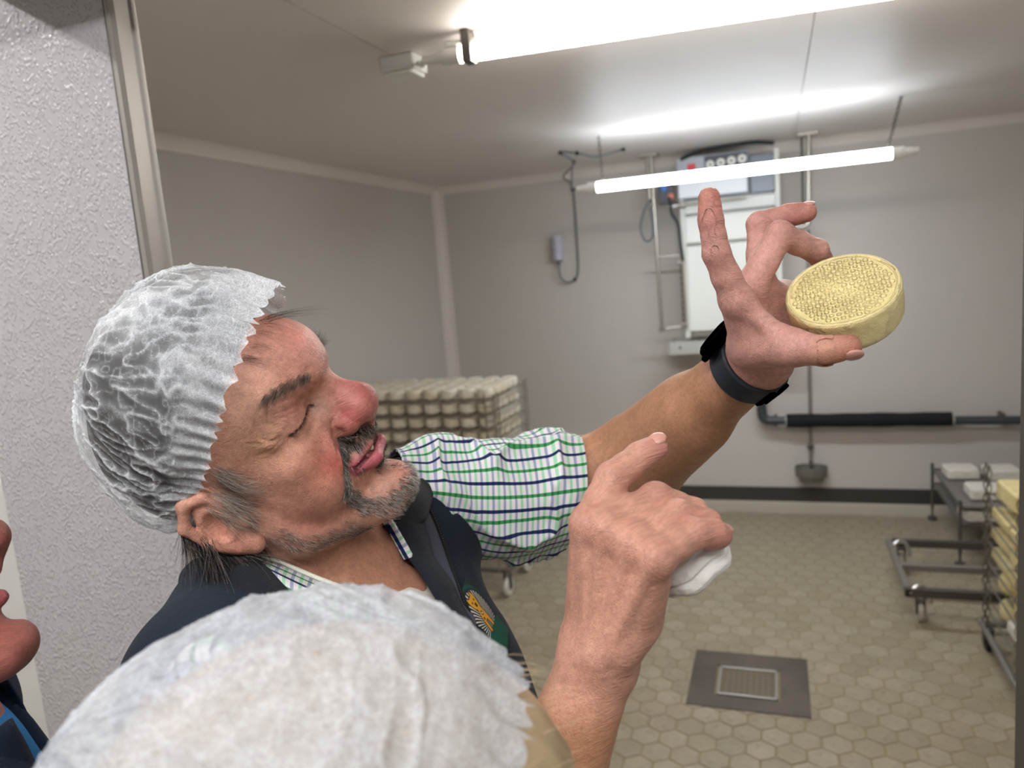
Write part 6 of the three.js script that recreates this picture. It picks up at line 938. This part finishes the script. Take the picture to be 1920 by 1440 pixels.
  const jf = (x, y, z) => { const d = jk(x, y, z); if (d > 0.03 || d < -0.1) return d; return smax(smax(smax(d + 0.004 * (fbm(x * 10, y * 14, z * 10, 3) - 0.5), -hole(x, y, z), 0.01), -vee(x, y, z), 0.01), wr[0][1] + 0.012 - y, 0.003); }; jf.near = undefined;
  const jacket = plain(jf, [lo[0], 0.6, lo[2]], hi, 0.0055, o.jacket, 'jacket');
  const inner = blend(body(0.009)); plain((x, y, z) => smax(smax(inner(x, y, z), -hole2(x, y, z), 0.004), nb[1] - 0.36 - y, 0.01), [lo[0], nb[1] - 0.4, lo[2]], hi, 0.006, o.inner, 'shirt');
  if (o.collar) { const ring = (r, u, tilt) => { const l = []; for (let i = 0; i <= 16; i++) { const a = (i / 16 - 0.5) * 2 * PI * 0.86; l.push(at(-Math.sin(a) * r * 1.05, u + tilt * (1 - Math.cos(a)) * 0.5, -Math.cos(a) * r)); } return l; }; mesh('collar', away(sheet([ring(0.074, 0.055, -0.035), ring(0.083, 0.03, -0.045), ring(0.095, -0.03, -0.06)], 50, 12, 0.008, 0, 0.35), RB), o.jacket, jacket); }
  const lg = [[egg(at(0, -0.58, 0), [o.wide + 0.004, 0.14, 0.134], [L, U, F]), 0.02]], sh = []; for (const s of [1, -1]) { const [h, k, a] = legPts(s); lg.push([bone(h, k, 0.082, 0.064), 0.04], [bone(k, a, 0.064, 0.056), 0.02]); const b0 = add3(a, mul3(F, -0.03)), b1 = add3(a, mul3(F, 0.14)); sh.push(bone([b0[0], 0.044, b0[2]], [b1[0], 0.036, b1[2]], 0.045, 0.036)); }
  const lf2 = blend(lg); plain((x, y, z) => smax(smax(lf2(x, y, z), y - (nb[1] - 0.52), 0.004), 0.07 - y, 0.004), [lo[0], 0.04, lo[2]], [hi[0], 1.1, hi[2]], 0.008, o.trousers, 'trousers');
  for (const f of sh) plain((x, y, z) => smax(f(x, y, z), 0.001 - y, 0.004), [f.at[0] - 0.16, -0.02, f.at[2] - 0.16], [f.at[0] + 0.16, 0.13, f.at[2] + 0.16], 0.007, o.shoes, 'shoe');
  return { root, RB, W, hf, put, back };
}
{
  const pole = [0, 0.808, -0.59], fr = [0, 0.59, 0.808], centre = [0, 26, 0], skull = blend([[egg([0, 50, 3], [75, 86, 93]), 1], [egg([0, 52, 46], [66, 50, 66]), 12]]);
  const rad = (t, p) => { const d = add3(mul3(pole, Math.cos(t)), mul3(add3(mul3(fr, Math.cos(p)), mul3(cross3(fr, pole), Math.sin(p))), Math.sin(t))); let r = 60; for (let i = 0; i < 10; i++) r -= skull(...add3(centre, mul3(d, r))); return r; };
  const G = []; for (let i = 0; i <= 24; i++) for (let j = 0; j <= 48; j++) G.push(rad(i / 24 * PI * 0.6, j / 48 * 2 * PI - PI));
  const skullR = (t, p) => { const a = clamp(t / (PI * 0.6) * 24, 0, 23.999), b = clamp((p + PI) / (2 * PI) * 48, 0, 47.999), i = a | 0, j = b | 0, u = a - i, v = b - j, g = (x, y) => G[x * 49 + y]; return lerp(lerp(g(i, j), g(i, j + 1), v), lerp(g(i + 1, j), g(i + 1, j + 1), v), u); };
  const cap = (P, o) => {
    const hair = capGeometry(P.W, [0, 0, 0], { centre, pole, front: fr, nt: 80, np: 160, teeth: 0, tMax: o.hairTo, radius: (t, p) => skullR(t, p) + 5 * (1 - smooth(o.hairTo * 1.2, o.hairTo * PI / 2, t)) + 1, fold: (a, p) => ({ d: 2.5 * (fbm(a * 5, Math.cos(p) * 7, Math.sin(p) * 7 + 3, 4) - 0.5) }), sheer: () => 1 });
    const c = hair.attributes.color, arr = new Float32Array(c.count * 3); for (let i = 0; i < c.count; i++) { const j = i % 161, k = i / 161 | 0; arr.set(mix3(rgb(o.hair[0]), rgb(o.hair[1]), fbm(j * 0.55, k * 0.04, 2, 3)), i * 3); } hair.setAttribute('color', new THREE.BufferAttribute(arr, 3));
    const hm = P.put('hair', hair, hairMat);
    if (o.strands) { const R = rng(55), list = [], w = (v) => sub3(P.W(v), P.W([0, 0, 0])); for (let k = 0; k < o.strands; k++) { const p = (R() - 0.5) * 2.6, t = PI / 2 * (0.98 + R() * 0.2), d = add3(mul3(pole, Math.cos(t)), mul3(add3(mul3(fr, Math.cos(p)), mul3(cross3(fr, pole), Math.sin(p))), Math.sin(t))), r = skullR(t, p) + 9, q = add3(centre, mul3(d, r)); list.push([P.W(q), w(mul3(norm3(add3(add3(fr, mul3(pole, -0.9)), [(R() - 0.5) * 0.3 + Math.sin(p) * 0.8, 0, 0])), 1000)), (0.010 + 0.008 * R()), w(mul3(d, -900)), 0.00016, mul3(mix3(rgb(o.hair[0]), rgb(o.hair[1]), R()), 0.8 + 0.5 * R())]); } mesh('loose_strands', away(hairGeometry(list, 5, 0.3), P.RB), hairMat, hm).userData.kind = 'stuff'; }
    const ridge = (a, p) => { const X = a * 7 + o.seed, Y = p * 5, w1 = fbm(X * 0.9, Y * 0.7, 4, 3) * 3, w2 = fbm(X * 0.9 + 40, Y * 0.7, 9, 3) * 3; return [1 - Math.abs(2 * noise3(X * 1.3 + w1, Y * 0.6 + w2, 1) - 1), 1 - Math.abs(2 * noise3(X * 3 + w2, Y * 1.6 + w1, 5) - 1)]; };
    const net = capGeometry(P.W, [0, 0, 0], { centre, pole, front: fr, nt: 200, np: 400, tMax: o.netTo, teeth: 4.5, radius: (t, p) => { const a = t / (PI / 2), back = Math.max(0, -Math.cos(p)); return skullR(t, p) + (11 + (o.wide ?? 0) + 4 * (1 - a) + o.bun * back * smooth(0.35, 0.75, a) + 3) * (1 - 0.4 * smooth(0.82, 1, a)) + 3; },
      fold: (a, p) => { const [r1, r2] = ridge(a, p), e = smooth(0.82, 0.97, a), s1 = r1 ** 4, s2 = r2 ** 4; return { d: (2.4 * s1 + 1.2 * s2 - 1.0) * (1 - e * 0.6) + Math.sin(p * 50 + 3 * noise3(p * 6, 2, 2)) * 2 * e, s1, s2 }; }, sheer: (a, p, f) => 0.82 + 0.3 * f.s1 + 0.2 * f.s2 + 0.24 * smooth(0.8, 0.9, a) });
    P.put('hair_net', net, capMat(0xcdd2da)).userData.label = 'white disposable hairnet';
  };
  // the woman in front of the camera
  const wf = norm3([0.80, 0.16, -0.58]);
  const her = visitor({ head: [-0.181, 1.421, -0.233], face: wf, scale: 1.0, neck: [-0.186, 1.268, -0.185], body: [0.3, 0, -0.95], armOut: 0, wide: 0.130, fine: 0.004, skin: 0xd3a590, flush: [[[0, -8, 110], 16, 0xc98a80, 0.5]], jacket: cloth(0x5b6470), inner: cloth(0xb8b4ac), trousers: cloth(0x34373d), shoes: std(0xe0e0dc, 0.4), nose: 0.9, collar: true, label: 'visitor seen from above at the bottom, light brown hair under a dense white hairnet' });
  cap(her, { hairTo: 1.27, hair: [0x9a8668, 0xc6b08c], strands: 110, netTo: 1.0, bun: 40, wide: 3, seed: 3 });
  // the man at the edge of the picture
  const lf = norm3([0.474, 0.297, -0.829]);
  const him = visitor({ head: [-0.6038, 1.5154, -0.2837], face: lf, up: [-0.396, 0.913, 0.1], scale: 0.925, neck: [-0.562, 1.410, -0.286], body: [0.57, 0, -0.82], armOut: -0.03, wide: 0.160, fine: 0.0024, skin: 0xb5776a, flush: [[[0, -8, 110], 18, 0xb6605f, 0.8], [[-30, -60, 80], 40, 0xb7655c, 0.6], [[0, -88, 100], 18, 0xb86a62, 0.6]], jacket: cloth(0x1f2a3d), inner: cloth(0x1d7fc4), trousers: cloth(0x2b2f36), shoes: std(0x33302c, 0.5), nose: 1.0, collar: true, label: 'flushed face in profile at the picture edge, wearing a navy fleece over blue' });
  cap(him, { hairTo: 0.97, hair: [0x4a4038, 0x6b5e52], netTo: 1.0, bun: 8, seed: 9 });
}
renderer.render(scene, camera);
